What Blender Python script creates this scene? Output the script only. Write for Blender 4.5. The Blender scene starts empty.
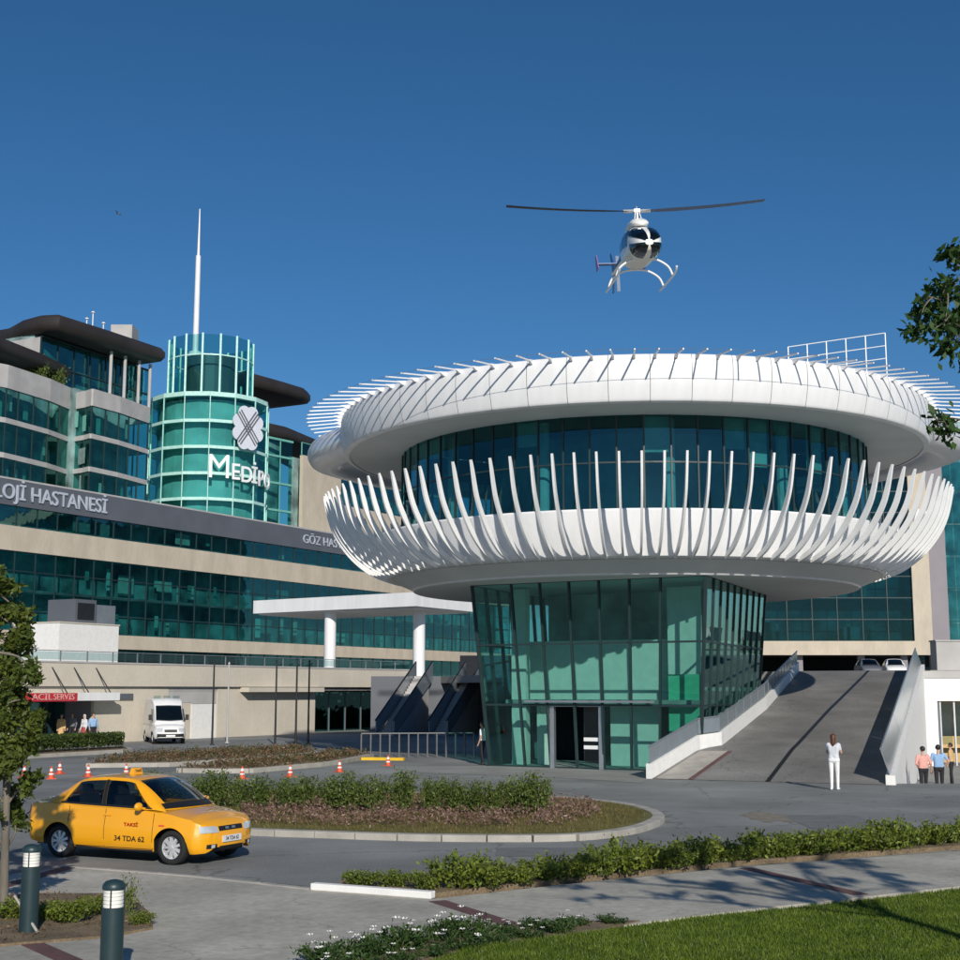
import bpy, bmesh, math, random
import numpy as np
from mathutils import Vector, Matrix, noise as mnoise

R = math.radians
scene = bpy.context.scene
COL = scene.collection

# ------------------------------------------------------------------ camera
FPX = 1375.0                      # focal length in pixels of the 960 px photograph
PITCH = math.atan(210 / FPX)      # horizon lies 210 px under the picture centre
CAMZ = 3.0
cam_data = bpy.data.cameras.new('camera')
cam = bpy.data.objects.new('camera', cam_data)
COL.objects.link(cam)
cam.location = (0, 0, CAMZ)
cam.rotation_euler = (math.pi / 2 + PITCH, 0, 0)
cam_data.sensor_width = 36.0
cam_data.lens = 36.0 * FPX / 960.0
cam_data.clip_start = 0.1
cam_data.clip_end = 6000
scene.camera = cam

# ------------------------------------------------------------------ sky, sun, exposure
SUN_EL, SUN_AZ = R(25), R(11)     # azimuth: to the right of straight behind the camera
world = bpy.data.worlds.new('World')
scene.world = world
world.use_nodes = True
wn = world.node_tree.nodes
wl = world.node_tree.links
wn.clear()
w_out = wn.new('ShaderNodeOutputWorld')
w_bg = wn.new('ShaderNodeBackground')
w_sky = wn.new('ShaderNodeTexSky')
w_sky.sky_type = 'NISHITA'
w_sky.sun_disc = False
w_sky.sun_elevation = SUN_EL
w_sky.sun_rotation = math.pi - SUN_AZ
w_sky.altitude = 1200
w_sky.air_density = 1.0
w_sky.dust_density = 0.5
w_sky.ozone_density = 6.0
w_bg.inputs['Strength'].default_value = 0.09
w_hs = wn.new('ShaderNodeHueSaturation')      # the clear deep blue of the photograph, the same all over the sky
w_hs.inputs['Saturation'].default_value = 1.13
w_hs.inputs['Value'].default_value = 0.85
w_hs.inputs['Hue'].default_value = 0.496
wl.new(w_sky.outputs[0], w_hs.inputs['Color'])
wl.new(w_hs.outputs[0], w_bg.inputs[0])
wl.new(w_bg.outputs[0], w_out.inputs[0])

sun_data = bpy.data.lights.new('sun', 'SUN')
sun_data.energy = 4.1
sun_data.angle = R(0.53)
sun_data.color = (1.0, 0.935, 0.84)
sun = bpy.data.objects.new('sun', sun_data)
COL.objects.link(sun)
to_sun = Vector((math.sin(SUN_AZ) * math.cos(SUN_EL), -math.cos(SUN_AZ) * math.cos(SUN_EL), math.sin(SUN_EL)))
sun.rotation_euler = to_sun.to_track_quat('Z', 'Y').to_euler()
sun.location = (10, -20, 40)

vs = scene.view_settings
vs.view_transform = 'Standard'
vs.look = 'None'
vs.exposure = 0.0
vs.gamma = 1.0
vs.use_curve_mapping = False
scene.cycles.transparent_max_bounces = 16
scene.cycles.max_bounces = 8
scene.cycles.use_denoising = True

# ------------------------------------------------------------------ pixel of the photograph -> place
_cp, _sp = math.cos(PITCH), math.sin(PITCH)
def ray(px, py):
    a = (px - 480) / FPX
    b = (480 - py) / FPX
    return Vector((a, _cp - b * _sp, _sp + b * _cp))
def G(px, py, z=0.0):             # where the sight line meets a level surface
    d = ray(px, py)
    return Vector((0, 0, CAMZ)) + d * ((z - CAMZ) / d.z)
def V(px, py, Y):                 # ... and an upright plane at distance Y
    d = ray(px, py)
    return Vector((0, 0, CAMZ)) + d * (Y / d.y)

# ------------------------------------------------------------------ materials
MATS = {}
def mat(name, col, rough=0.5, metal=0.0, namt=0.08, nscale=3.0, bump=0.0, bscale=40.0, spec=0.5, col2=None,
        fine=0.0, fscale=60.0, coat=0.0, stretch=None):
    m = bpy.data.materials.new(name)
    m.use_nodes = True
    nt = m.node_tree
    nd, lk = nt.nodes, nt.links
    b = nd['Principled BSDF']
    b.inputs['Roughness'].default_value = rough
    b.inputs['Metallic'].default_value = metal
    b.inputs['Specular IOR Level'].default_value = spec
    if coat:
        b.inputs['Coat Weight'].default_value = coat
        b.inputs['Coat Roughness'].default_value = 0.04
    tc = nd.new('ShaderNodeTexCoord')
    src = tc.outputs['Object']
    if stretch:
        mp = nd.new('ShaderNodeMapping')
        mp.inputs['Scale'].default_value = stretch
        lk.new(src, mp.inputs['Vector'])
        src = mp.outputs[0]
    n1 = nd.new('ShaderNodeTexNoise')
    n1.inputs['Scale'].default_value = nscale
    n1.inputs['Detail'].default_value = 6
    lk.new(src, n1.inputs['Vector'])
    ramp = nd.new('ShaderNodeValToRGB')
    c2 = col2 or tuple(min(1, c * (1 + namt)) for c in col)
    c1 = col if col2 else tuple(c * (1 - namt) for c in col)
    ramp.color_ramp.elements[0].position = 0.32
    ramp.color_ramp.elements[1].position = 0.68
    ramp.color_ramp.elements[0].color = (*c1, 1)
    ramp.color_ramp.elements[1].color = (*c2, 1)
    lk.new(n1.outputs['Fac'], ramp.inputs[0])
    out = ramp.outputs[0]
    if fine:
        n2 = nd.new('ShaderNodeTexNoise')
        n2.inputs['Scale'].default_value = fscale
        n2.inputs['Detail'].default_value = 3
        lk.new(src, n2.inputs['Vector'])
        mr = nd.new('ShaderNodeMapRange')
        mr.inputs['From Min'].default_value = 0.3
        mr.inputs['From Max'].default_value = 0.7
        mr.inputs['To Min'].default_value = 1 - fine
        mr.inputs['To Max'].default_value = 1 + fine
        lk.new(n2.outputs['Fac'], mr.inputs['Value'])
        mx = nd.new('ShaderNodeMix')
        mx.data_type = 'RGBA'
        mx.blend_type = 'MULTIPLY'
        mx.inputs['Factor'].default_value = 1
        lk.new(out, mx.inputs['A'])
        lk.new(mr.outputs[0], mx.inputs['B'])
        out = mx.outputs['Result']
    lk.new(out, b.inputs['Base Color'])
    if bump:
        n3 = nd.new('ShaderNodeTexNoise')
        n3.inputs['Scale'].default_value = bscale
        n3.inputs['Detail'].default_value = 4
        lk.new(src, n3.inputs['Vector'])
        bp = nd.new('ShaderNodeBump')
        bp.inputs['Strength'].default_value = bump
        bp.inputs['Distance'].default_value = 0.02
        lk.new(n3.outputs['Fac'], bp.inputs['Height'])
        lk.new(bp.outputs[0], b.inputs['Normal'])
    MATS[name] = m
    return m

def glass_mat(name, tint, refl=1.0, base=0.04, gloss_col=(0.9, 0.97, 1.0), wave=0.0, rough=0.01):
    """thin coat of tinted glass: lets light through in its own colour and mirrors the surroundings"""
    m = bpy.data.materials.new(name)
    m.use_nodes = True
    nt = m.node_tree
    nd, lk = nt.nodes, nt.links
    nd.clear()
    o = nd.new('ShaderNodeOutputMaterial')
    mix = nd.new('ShaderNodeMixShader')
    tr = nd.new('ShaderNodeBsdfTransparent')
    tr.inputs[0].default_value = (*tint, 1)
    gl = nd.new('ShaderNodeBsdfGlossy')
    gl.inputs['Color'].default_value = (*gloss_col, 1)
    gl.inputs['Roughness'].default_value = rough
    geo = nd.new('ShaderNodeNewGeometry')
    dt = nd.new('ShaderNodeVectorMath')
    dt.operation = 'DOT_PRODUCT'
    lk.new(geo.outputs['Incoming'], dt.inputs[0])
    lk.new(geo.outputs['Normal'], dt.inputs[1])
    ab = nd.new('ShaderNodeMath')
    ab.operation = 'ABSOLUTE'
    lk.new(dt.outputs['Value'], ab.inputs[0])
    om = nd.new('ShaderNodeMath')
    om.operation = 'SUBTRACT'
    om.inputs[0].default_value = 1.0
    lk.new(ab.outputs[0], om.inputs[1])
    fr = nd.new('ShaderNodeMath')              # grazing views mirror more, from either side of the pane
    fr.operation = 'POWER'
    fr.inputs[1].default_value = 4.0
    lk.new(om.outputs[0], fr.inputs[0])
    ma = nd.new('ShaderNodeMath')
    ma.operation = 'MULTIPLY_ADD'
    ma.inputs[1].default_value = refl
    ma.inputs[2].default_value = base
    ma.use_clamp = True
    lk.new(fr.outputs[0], ma.inputs[0])
    lk.new(ma.outputs[0], mix.inputs[0])
    lk.new(tr.outputs[0], mix.inputs[1])
    lk.new(gl.outputs[0], mix.inputs[2])
    lk.new(mix.outputs[0], o.inputs[0])
    if wave:
        tc = nd.new('ShaderNodeTexCoord')
        nz = nd.new('ShaderNodeTexNoise')
        nz.inputs['Scale'].default_value = 0.7
        lk.new(tc.outputs['Object'], nz.inputs['Vector'])
        bp = nd.new('ShaderNodeBump')
        bp.inputs['Strength'].default_value = wave
        bp.inputs['Distance'].default_value = 0.05
        lk.new(nz.outputs['Fac'], bp.inputs['Height'])
        lk.new(bp.outputs[0], gl.inputs['Normal'])
    MATS[name] = m
    return m

def leaf_mat(name, col, col2, trans=0.35, rough=0.5):
    m = mat(name, col, rough=rough, col2=col2, nscale=2.2, spec=0.35)
    nt = m.node_tree
    nd, lk = nt.nodes, nt.links
    b = nd['Principled BSDF']
    o = [n for n in nd if n.type == 'OUTPUT_MATERIAL'][0]
    # each leaf a shade of its own
    geo = nd.new('ShaderNodeNewGeometry')
    hs = nd.new('ShaderNodeHueSaturation')
    mr = nd.new('ShaderNodeMapRange')
    mr.inputs['To Min'].default_value = 0.65
    mr.inputs['To Max'].default_value = 1.4
    lk.new(geo.outputs['Random Per Island'], mr.inputs['Value'])
    lk.new(mr.outputs[0], hs.inputs['Value'])
    src = b.inputs['Base Color'].links[0].from_socket
    lk.new(src, hs.inputs['Color'])
    lk.new(hs.outputs[0], b.inputs['Base Color'])
    t = nd.new('ShaderNodeBsdfTranslucent')
    lk.new(hs.outputs[0], t.inputs['Color'])
    mx = nd.new('ShaderNodeMixShader')
    mx.inputs[0].default_value = trans
    lk.new(b.outputs[0], mx.inputs[1])
    lk.new(t.outputs[0], mx.inputs[2])
    lk.new(mx.outputs[0], o.inputs[0])
    return m

def weather(name, scale=0.22, width=0.012, dark=0.55, blot=0.25, bscale=0.13):
    """cracks in patches and broad worn areas on a ground material"""
    nt = MATS[name].node_tree
    nd, lk = nt.nodes, nt.links
    b = nd['Principled BSDF']
    src = b.inputs['Base Color'].links[0].from_socket
    tc = nd.new('ShaderNodeTexCoord')
    wob = nd.new('ShaderNodeTexNoise')
    wob.inputs['Scale'].default_value = 1.6
    wob.inputs['Detail'].default_value = 5
    lk.new(tc.outputs['Object'], wob.inputs['Vector'])
    ad = nd.new('ShaderNodeMixRGB')
    ad.blend_type = 'ADD'
    ad.inputs[0].default_value = 0.9
    lk.new(tc.outputs['Object'], ad.inputs[1])
    lk.new(wob.outputs['Color'], ad.inputs[2])
    vo = nd.new('ShaderNodeTexVoronoi')
    vo.feature = 'DISTANCE_TO_EDGE'
    vo.inputs['Scale'].default_value = scale
    lk.new(ad.outputs[0], vo.inputs['Vector'])
    th = nd.new('ShaderNodeMapRange')
    th.inputs['From Min'].default_value = 0.0
    th.inputs['From Max'].default_value = width
    th.inputs['To Min'].default_value = dark
    th.inputs['To Max'].default_value = 1.0
    lk.new(vo.outputs['Distance'], th.inputs['Value'])
    nz = nd.new('ShaderNodeTexNoise')
    nz.inputs['Scale'].default_value = bscale
    nz.inputs['Detail'].default_value = 7
    nz.inputs['Roughness'].default_value = 0.65
    lk.new(tc.outputs['Object'], nz.inputs['Vector'])
    mr = nd.new('ShaderNodeMapRange')
    mr.inputs['From Min'].default_value = 0.35
    mr.inputs['From Max'].default_value = 0.65
    mr.inputs['To Min'].default_value = 1 - blot
    mr.inputs['To Max'].default_value = 1 + blot * 0.8
    lk.new(nz.outputs['Fac'], mr.inputs['Value'])
    mu = nd.new('ShaderNodeMath')
    mu.operation = 'MULTIPLY'
    lk.new(th.outputs[0], mu.inputs[0])
    lk.new(mr.outputs[0], mu.inputs[1])
    mx = nd.new('ShaderNodeMix')
    mx.data_type = 'RGBA'
    mx.blend_type = 'MULTIPLY'
    mx.inputs['Factor'].default_value = 1
    lk.new(src, mx.inputs['A'])
    lk.new(mu.outputs[0], mx.inputs['B'])
    lk.new(mx.outputs['Result'], b.inputs['Base Color'])

# setting
mat('asphalt', (0.225, 0.232, 0.222), 0.85, namt=0.16, nscale=0.35, fine=0.22, fscale=25, bump=0.25, bscale=90)
mat('paving', (0.42, 0.40, 0.34), 0.85, namt=0.16, nscale=0.5, fine=0.14, fscale=9, bump=0.2, bscale=50)
mat('kerb_stone', (0.38, 0.36, 0.32), 0.85, namt=0.15, nscale=2, fine=0.12, bump=0.2)
mat('apron', (0.27, 0.268, 0.25), 0.8, namt=0.14, nscale=0.6, fine=0.1, fscale=12)
mat('earth', (0.17, 0.125, 0.075), 0.95, namt=0.3, nscale=3, fine=0.3, fscale=30, bump=0.6, bscale=25)
mat('turf', (0.075, 0.11, 0.012), 0.9, namt=0.3, nscale=1.5, fine=0.3, fscale=60, bump=0.5, bscale=60)
mat('dry_turf', (0.13, 0.12, 0.03), 0.95, namt=0.3, nscale=1.2, fine=0.3, fscale=30, bump=0.5, bscale=40)
mat('ground_dry', (0.16, 0.15, 0.12), 0.95, namt=0.2, nscale=0.05)
mat('red_paving', (0.13, 0.065, 0.06), 0.85, namt=0.2, nscale=3, fine=0.15, fscale=20)
mat('rail_dim', (0.16, 0.165, 0.17), 0.5, metal=0.3)
mat('road_stain', (0.225, 0.195, 0.155), 0.9, namt=0.25, nscale=4, fine=0.2, fscale=30)
mat('road_repair', (0.165, 0.168, 0.165), 0.9, namt=0.15, nscale=2, fine=0.25, fscale=25)
mat('white_paint', (0.80, 0.79, 0.76), 0.6, namt=0.05, nscale=4, fine=0.04)
mat('ramp_concrete', (0.190, 0.185, 0.176), 0.85, namt=0.18, nscale=0.4, fine=0.16, fscale=14, bump=0.2, bscale=60)
mat('deck', (0.3, 0.29, 0.27), 0.85)
weather('asphalt')
weather('paving', 0.5, 0.008, 0.7, 0.18, 0.3)
weather('ramp_concrete', 0.3, 0.01, 0.65, 0.2, 0.3)
# buildings
mat('white_panel', (0.78, 0.785, 0.79), 0.38, namt=0.055, nscale=1.6, spec=0.5, stretch=(1, 1, 0.16), fine=0.02, fscale=3)
mat('white_metal', (0.80, 0.805, 0.80), 0.32, namt=0.04, nscale=1.5)
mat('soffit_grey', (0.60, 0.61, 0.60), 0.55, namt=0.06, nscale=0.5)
mat('bright_metal', (0.76, 0.77, 0.78), 0.28, metal=0.25, namt=0.05, nscale=1)
mat('beige_stone', (0.51, 0.445, 0.35), 0.8, namt=0.09, nscale=0.7, fine=0.05, fscale=4, stretch=(1, 1, 0.35))
mat('beige_light', (0.58, 0.53, 0.44), 0.8, namt=0.06, nscale=0.5, fine=0.04, fscale=6)
mat('grey_cladding', (0.105, 0.115, 0.135), 0.5, namt=0.08, nscale=0.5)
mat('parapet_grey', (0.43, 0.42, 0.41), 0.7, namt=0.1, nscale=0.8)
mat('roof_brown', (0.030, 0.024, 0.022), 0.55, namt=0.2, nscale=0.4)
mat('dark_frame', (0.018, 0.035, 0.038), 0.45, namt=0.1)
mat('green_frame', (0.16, 0.42, 0.36), 0.35, namt=0.1)
mat('pale_green', (0.46, 0.74, 0.68), 0.4, namt=0.1)
mat('interior', (0.22, 0.33, 0.325), 0.9, namt=0.7, nscale=0.45)
mat('tower_inner', (0.44, 0.64, 0.64), 0.8, namt=0.25, nscale=0.3)
mat('interior_slab', (0.20, 0.27, 0.26), 0.9, namt=0.2)
mat('interior_white', (0.62, 0.68, 0.64), 0.9, namt=0.06)
mat('green_panel', (0.10, 0.50, 0.33), 0.6, namt=0.1)
mat('curtain', (0.55, 0.62, 0.55), 0.9, namt=0.2, nscale=1.5)
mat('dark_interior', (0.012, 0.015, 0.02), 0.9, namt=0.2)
mat('wall_grey', (0.24, 0.225, 0.25), 0.7, namt=0.06, nscale=0.5)
mat('rod_grey', (0.78, 0.79, 0.80), 0.45)
mat('silver', (0.62, 0.63, 0.64), 0.35, metal=0.85)
mat('steel_grey', (0.33, 0.35, 0.37), 0.4, metal=0.6)
mat('black_metal', (0.015, 0.016, 0.018), 0.45, namt=0.1)
mat('sign_white', (0.82, 0.83, 0.84), 0.45, namt=0.02)
mat('sign_silver', (0.46, 0.50, 0.58), 0.4, namt=0.04)
mat('emblem_grey', (0.60, 0.63, 0.70), 0.4, namt=0.04)
mat('sign_red', (0.50, 0.035, 0.045), 0.45, namt=0.06)
mat('sign_pink', (0.75, 0.40, 0.38), 0.5, namt=0.05)
mat('grey_glass_panel', (0.20, 0.235, 0.26), 0.18, namt=0.05, spec=0.7)
glass_mat('glass_blue', (0.50, 0.77, 0.77), refl=0.9, base=0.12, gloss_col=(0.42, 0.76, 0.78), wave=0.25)
glass_mat('glass_green', (0.70, 0.88, 0.85), refl=1.0, base=0.06, gloss_col=(0.6, 0.9, 0.88), wave=0.1)
glass_mat('glass_tower', (0.60, 0.83, 0.81), refl=0.8, base=0.06, gloss_col=(0.35, 0.75, 0.68), wave=0.25)
glass_mat('glass_office', (0.23, 0.47, 0.51), refl=0.9, base=0.05, gloss_col=(0.35, 0.70, 0.72), wave=0.25)
glass_mat('glass_drum', (0.46, 0.72, 0.74), refl=0.9, base=0.07, gloss_col=(0.36, 0.72, 0.76), wave=0.2)
glass_mat('glass_rail', (0.75, 0.84, 0.84), refl=1.0, base=0.05)
# street things
mat('taxi_yellow', (0.86, 0.385, 0.006), 0.30, namt=0.03, nscale=1.5, coat=1.0)
mat('rubber', (0.014, 0.014, 0.015), 0.85, namt=0.2)
mat('alloy', (0.74, 0.75, 0.76), 0.30, metal=0.45)
mat('black_trim', (0.012, 0.012, 0.013), 0.5)
mat('plate_white', (0.75, 0.76, 0.78), 0.5)
mat('lamp_glass', (0.72, 0.76, 0.76), 0.08, metal=0.35, spec=0.9)
mat('tail_red', (0.35, 0.012, 0.012), 0.2)
mat('seat_dark', (0.03, 0.032, 0.036), 0.8)
glass_mat('car_glass', (0.34, 0.40, 0.40), refl=1.0, base=0.07)
glass_mat('dark_glass', (0.06, 0.08, 0.09), refl=1.0, base=0.05)
mat('van_white', (0.80, 0.80, 0.79), 0.3, namt=0.03, coat=0.3)
mat('bollard_teal', (0.018, 0.040, 0.046), 0.42, namt=0.12, nscale=5)
mat('lamp_white', (0.80, 0.79, 0.74), 0.4)
mat('cone_orange', (0.62, 0.09, 0.035), 0.6)
mat('heli_cream', (0.70, 0.66, 0.55), 0.35, namt=0.05, nscale=2)
mat('heli_white', (0.80, 0.80, 0.78), 0.3, namt=0.03, nscale=2, coat=0.3)
mat('heli_blue', (0.05, 0.12, 0.28), 0.35)
mat('blade_dark', (0.014, 0.016, 0.022), 0.5)
mat('blade_grey', (0.12, 0.17, 0.26), 0.5)
mat('heli_purple', (0.30, 0.16, 0.36), 0.4)
mat('yellow_paint', (0.72, 0.45, 0.02), 0.6, namt=0.12)
# plants
mat('bark', (0.17, 0.15, 0.12), 0.9, namt=0.25, nscale=6, bump=0.6, bscale=30, stretch=(1, 1, 0.25))
leaf_mat('tree_leaf', (0.065, 0.105, 0.018), (0.14, 0.17, 0.032))
leaf_mat('dark_leaf', (0.028, 0.070, 0.018), (0.065, 0.12, 0.025))
leaf_mat('shrub_leaf', (0.085, 0.135, 0.025), (0.17, 0.22, 0.055))
leaf_mat('hedge_leaf', (0.085, 0.135, 0.018), (0.22, 0.26, 0.035))
leaf_mat('dusky_leaf', (0.13, 0.075, 0.055), (0.30, 0.19, 0.15), trans=0.2)
leaf_mat('bed_leaf', (0.10, 0.065, 0.035), (0.20, 0.13, 0.07), trans=0.2)
leaf_mat('far_leaf', (0.04, 0.075, 0.014), (0.08, 0.11, 0.025))
leaf_mat('grass_blade', (0.075, 0.125, 0.010), (0.145, 0.205, 0.02), trans=0.3)
leaf_mat('dry_blade', (0.12, 0.11, 0.03), (0.20, 0.16, 0.05), trans=0.3)
mat('petal_white', (0.82, 0.81, 0.76), 0.6)
mat('stem', (0.10, 0.12, 0.04), 0.8)
# people
mat('skin', (0.52, 0.31, 0.22), 0.55, namt=0.06)
mat('hair_brown', (0.09, 0.035, 0.018), 0.5, namt=0.2, nscale=20)
mat('hair_black', (0.012, 0.011, 0.011), 0.5, namt=0.2, nscale=20)
mat('cloth_white', (0.80, 0.80, 0.80), 0.8, namt=0.05, nscale=8)
mat('cloth_pale', (0.62, 0.64, 0.68), 0.8, namt=0.06, nscale=8)
mat('cloth_pink', (0.70, 0.36, 0.31), 0.85, namt=0.08, nscale=8)
mat('cloth_blue', (0.27, 0.43, 0.66), 0.85, namt=0.08, nscale=8)
mat('cloth_black', (0.018, 0.018, 0.022), 0.85, namt=0.15, nscale=8)
mat('cloth_tan', (0.60, 0.40, 0.18), 0.85, namt=0.1, nscale=8)
mat('cloth_grey', (0.16, 0.17, 0.19), 0.85, namt=0.1, nscale=8)
mat('cloth_red', (0.36, 0.06, 0.06), 0.85, namt=0.1, nscale=8)
mat('shoe', (0.03, 0.028, 0.026), 0.6)

# ------------------------------------------------------------------ mesh helpers
class MB:
    """collects shapes for ONE mesh object"""
    def __init__(self):
        self.v, self.f, self.m = [], [], []
    def add(self, verts, faces, mi=0):
        o = len(self.v)
        self.v += [tuple(p) for p in verts]
        self.f += [tuple(i + o for i in q) for q in faces]
        self.m += [mi] * len(faces)
    def box(self, x0, x1, y0, y1, z0, z1, mi=0):
        self.add([(x0, y0, z0), (x1, y0, z0), (x1, y1, z0), (x0, y1, z0), (x0, y0, z1), (x1, y0, z1), (x1, y1, z1), (x0, y1, z1)],
                 [(0, 3, 2, 1), (4, 5, 6, 7), (0, 1, 5, 4), (1, 2, 6, 5), (2, 3, 7, 6), (3, 0, 4, 7)], mi)
    def hexa(self, p, mi=0):      # eight corners: bottom four, top four
        self.add(p, [(0, 3, 2, 1), (4, 5, 6, 7), (0, 1, 5, 4), (1, 2, 6, 5), (2, 3, 7, 6), (3, 0, 4, 7)], mi)
    def beam(self, a, b, w, h, mi=0, up=(0, 0, 1)):
        a, b = Vector(a), Vector(b)
        d = (b - a).normalized()
        u = Vector(up)
        if abs(d.dot(u)) > 0.98:
            u = Vector((1, 0, 0))
        s = d.cross(u).normalized()
        u = s.cross(d).normalized()
        s *= w / 2
        u *= h / 2
        self.hexa([a - s - u, a + s - u, b + s - u, b - s - u, a - s + u, a + s + u, b + s + u, b - s + u], mi)
    def prism(self, pts, z0, z1, mi=0):        # plan outline (counter-clockwise) between two heights
        n = len(pts)
        vs_ = [(p[0], p[1], z0) for p in pts] + [(p[0], p[1], z1) for p in pts]
        fs = [tuple(range(n - 1, -1, -1)), tuple(range(n, 2 * n))]
        fs += [(i, (i + 1) % n, n + (i + 1) % n, n + i) for i in range(n)]
        self.add(vs_, fs, mi)
    def extrude(self, pts, vec, mi=0):         # any flat outline pushed along a vector
        n = len(pts)
        vec = Vector(vec)
        vs_ = [Vector(p) for p in pts] + [Vector(p) + vec for p in pts]
        fs = [tuple(range(n - 1, -1, -1)), tuple(range(n, 2 * n))]
        fs += [(i, (i + 1) % n, n + (i + 1) % n, n + i) for i in range(n)]
        self.add(vs_, fs, mi)
    def tube(self, pts, r, n=8, mi=0, cap=True):
        pts = [Vector(p) for p in pts]
        rr = r if isinstance(r, (list, tuple)) else [r] * len(pts)
        rings = []
        ref = None
        for i, p in enumerate(pts):
            d = (pts[min(i + 1, len(pts) - 1)] - pts[max(i - 1, 0)]).normalized()
            if ref is None:
                ref = Vector((0, 0, 1)) if abs(d.z) < 0.9 else Vector((1, 0, 0))
            s = d.cross(ref).normalized()
            ref = s.cross(d).normalized()
            rings.append([p + (s * math.cos(2 * math.pi * k / n) + ref * math.sin(2 * math.pi * k / n)) * rr[i] for k in range(n)])
        vs_ = [q for rg in rings for q in rg]
        fs = []
        for i in range(len(pts) - 1):
            for k in range(n):
                a, b = i * n + k, i * n + (k + 1) % n
                fs.append((a, b, b + n, a + n))
        if cap:
            fs.append(tuple(range(n - 1, -1, -1)))
            fs.append(tuple(range((len(pts) - 1) * n, len(pts) * n)))
        self.add(vs_, fs, mi)
    def lathe(self, prof, n=24, c=(0, 0), mi=0, t0=0.0, t1=2 * math.pi, closed=False):
        """turn a (radius, height) outline round an upright axis at c"""
        full = abs(t1 - t0 - 2 * math.pi) < 1e-6
        m = n if full else n + 1
        vs_, fs = [], []
        k = len(prof)
        for i in range(m):
            t = t0 + (t1 - t0) * i / n
            for (r, z) in prof:
                vs_.append((c[0] + r * math.cos(t), c[1] + r * math.sin(t), z))
        for i in range(n):
            j = (i + 1) % m
            for q in range(k if closed else k - 1):
                q2 = (q + 1) % k
                fs.append((i * k + q, j * k + q, j * k + q2, i * k + q2))
        if closed and not full:
            fs.append(tuple(range(k)))
            fs.append(tuple(range(n * k + k - 1, n * k - 1, -1)))
        self.add(vs_, fs, mi)
    def grid(self, P, nu, nv, mi=0, flip=False):
        vs_ = [P(i / nu, j / nv) for i in range(nu + 1) for j in range(nv + 1)]
        fs = []
        for i in range(nu):
            for j in range(nv):
                a = i * (nv + 1) + j
                q = (a, a + nv + 1, a + nv + 2, a + 1)
                fs.append(q[::-1] if flip else q)
        self.add(vs_, fs, mi)
    def mesh(self, name, mats, smooth=False):
        me = bpy.data.meshes.new(name)
        me.from_pydata(self.v, [], self.f)
        for mm in (mats if isinstance(mats, (list, tuple)) else [mats]):
            me.materials.append(MATS[mm])
        if any(self.m):
            me.polygons.foreach_set('material_index', self.m)
        if smooth:
            me.polygons.foreach_set('use_smooth', [True] * len(me.polygons))
        me.update()
        return me
    def build(self, name, mats, parent=None, smooth=False, angle=None):
        me = self.mesh(name, mats, smooth)
        if smooth:
            bm = bmesh.new()
            bm.from_mesh(me)
            bmesh.ops.recalc_face_normals(bm, faces=bm.faces)
            if angle is not None:
                for e in bm.edges:
                    if len(e.link_faces) == 2 and e.calc_face_angle(0) > R(angle):
                        e.smooth = False
            bm.to_mesh(me)
            bm.free()
        return link(name, me, parent)

def link(name, me, parent=None, loc=None, rotz=None):
    o = bpy.data.objects.new(name, me)
    COL.objects.link(o)
    if parent is not None:
        o.parent = parent
    if loc is not None:
        o.location = loc
    if rotz is not None:
        o.rotation_euler = (0, 0, rotz)
    return o
def tag(o, label, cat, group=None):
    o['label'] = label
    o['category'] = cat
    if group:
        o['group'] = group
    return o
def thing(name, label, cat, loc=(0, 0, 0), rotz=0.0, group=None):
    o = bpy.data.objects.new(name, None)
    o.empty_display_size = 0.3
    COL.objects.link(o)
    o.location = loc
    o.rotation_euler = (0, 0, rotz)
    return tag(o, label, cat, group)
def struct(o):
    o['kind'] = 'structure'
    return o
def copy_thing(root, loc, rotz=0.0, label=None, group=None, scale=None):
    kids = {}
    for o in root.children_recursive:
        kids.setdefault(o.parent, []).append(o)
    def rec(src, parent):
        c = src.copy()
        COL.objects.link(c)
        if parent is not None:
            c.parent = parent
        for k in kids.get(src, []):
            rec(k, c)
        return c
    r = rec(root, None)
    r.location = loc
    r.rotation_euler = (0, 0, rotz)
    if scale:
        r.scale = scale if isinstance(scale, (tuple, list)) else (scale,) * 3
    if label:
        r['label'] = label
    if group:
        r['group'] = group
    return r
def np_mesh(name, verts, faces, mats, smooth=False):
    """fast mesh from numpy arrays; every face has the same number of corners"""
    me = bpy.data.meshes.new(name)
    nv, nf, k = len(verts), len(faces), faces.shape[1]
    me.vertices.add(nv)
    me.vertices.foreach_set('co', np.asarray(verts, dtype=np.float32).ravel())
    me.loops.add(nf * k)
    me.loops.foreach_set('vertex_index', np.asarray(faces, dtype=np.int32).ravel())
    me.polygons.add(nf)
    me.polygons.foreach_set('loop_start', np.arange(0, nf * k, k, dtype=np.int32))
    me.polygons.foreach_set('loop_total', np.full(nf, k, dtype=np.int32))
    if smooth:
        me.polygons.foreach_set('use_smooth', [True] * nf)
    for mm in (mats if isinstance(mats, (list, tuple)) else [mats]):
        me.materials.append(MATS[mm])
    me.update(calc_edges=True)
    me.validate()
    return me
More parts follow.
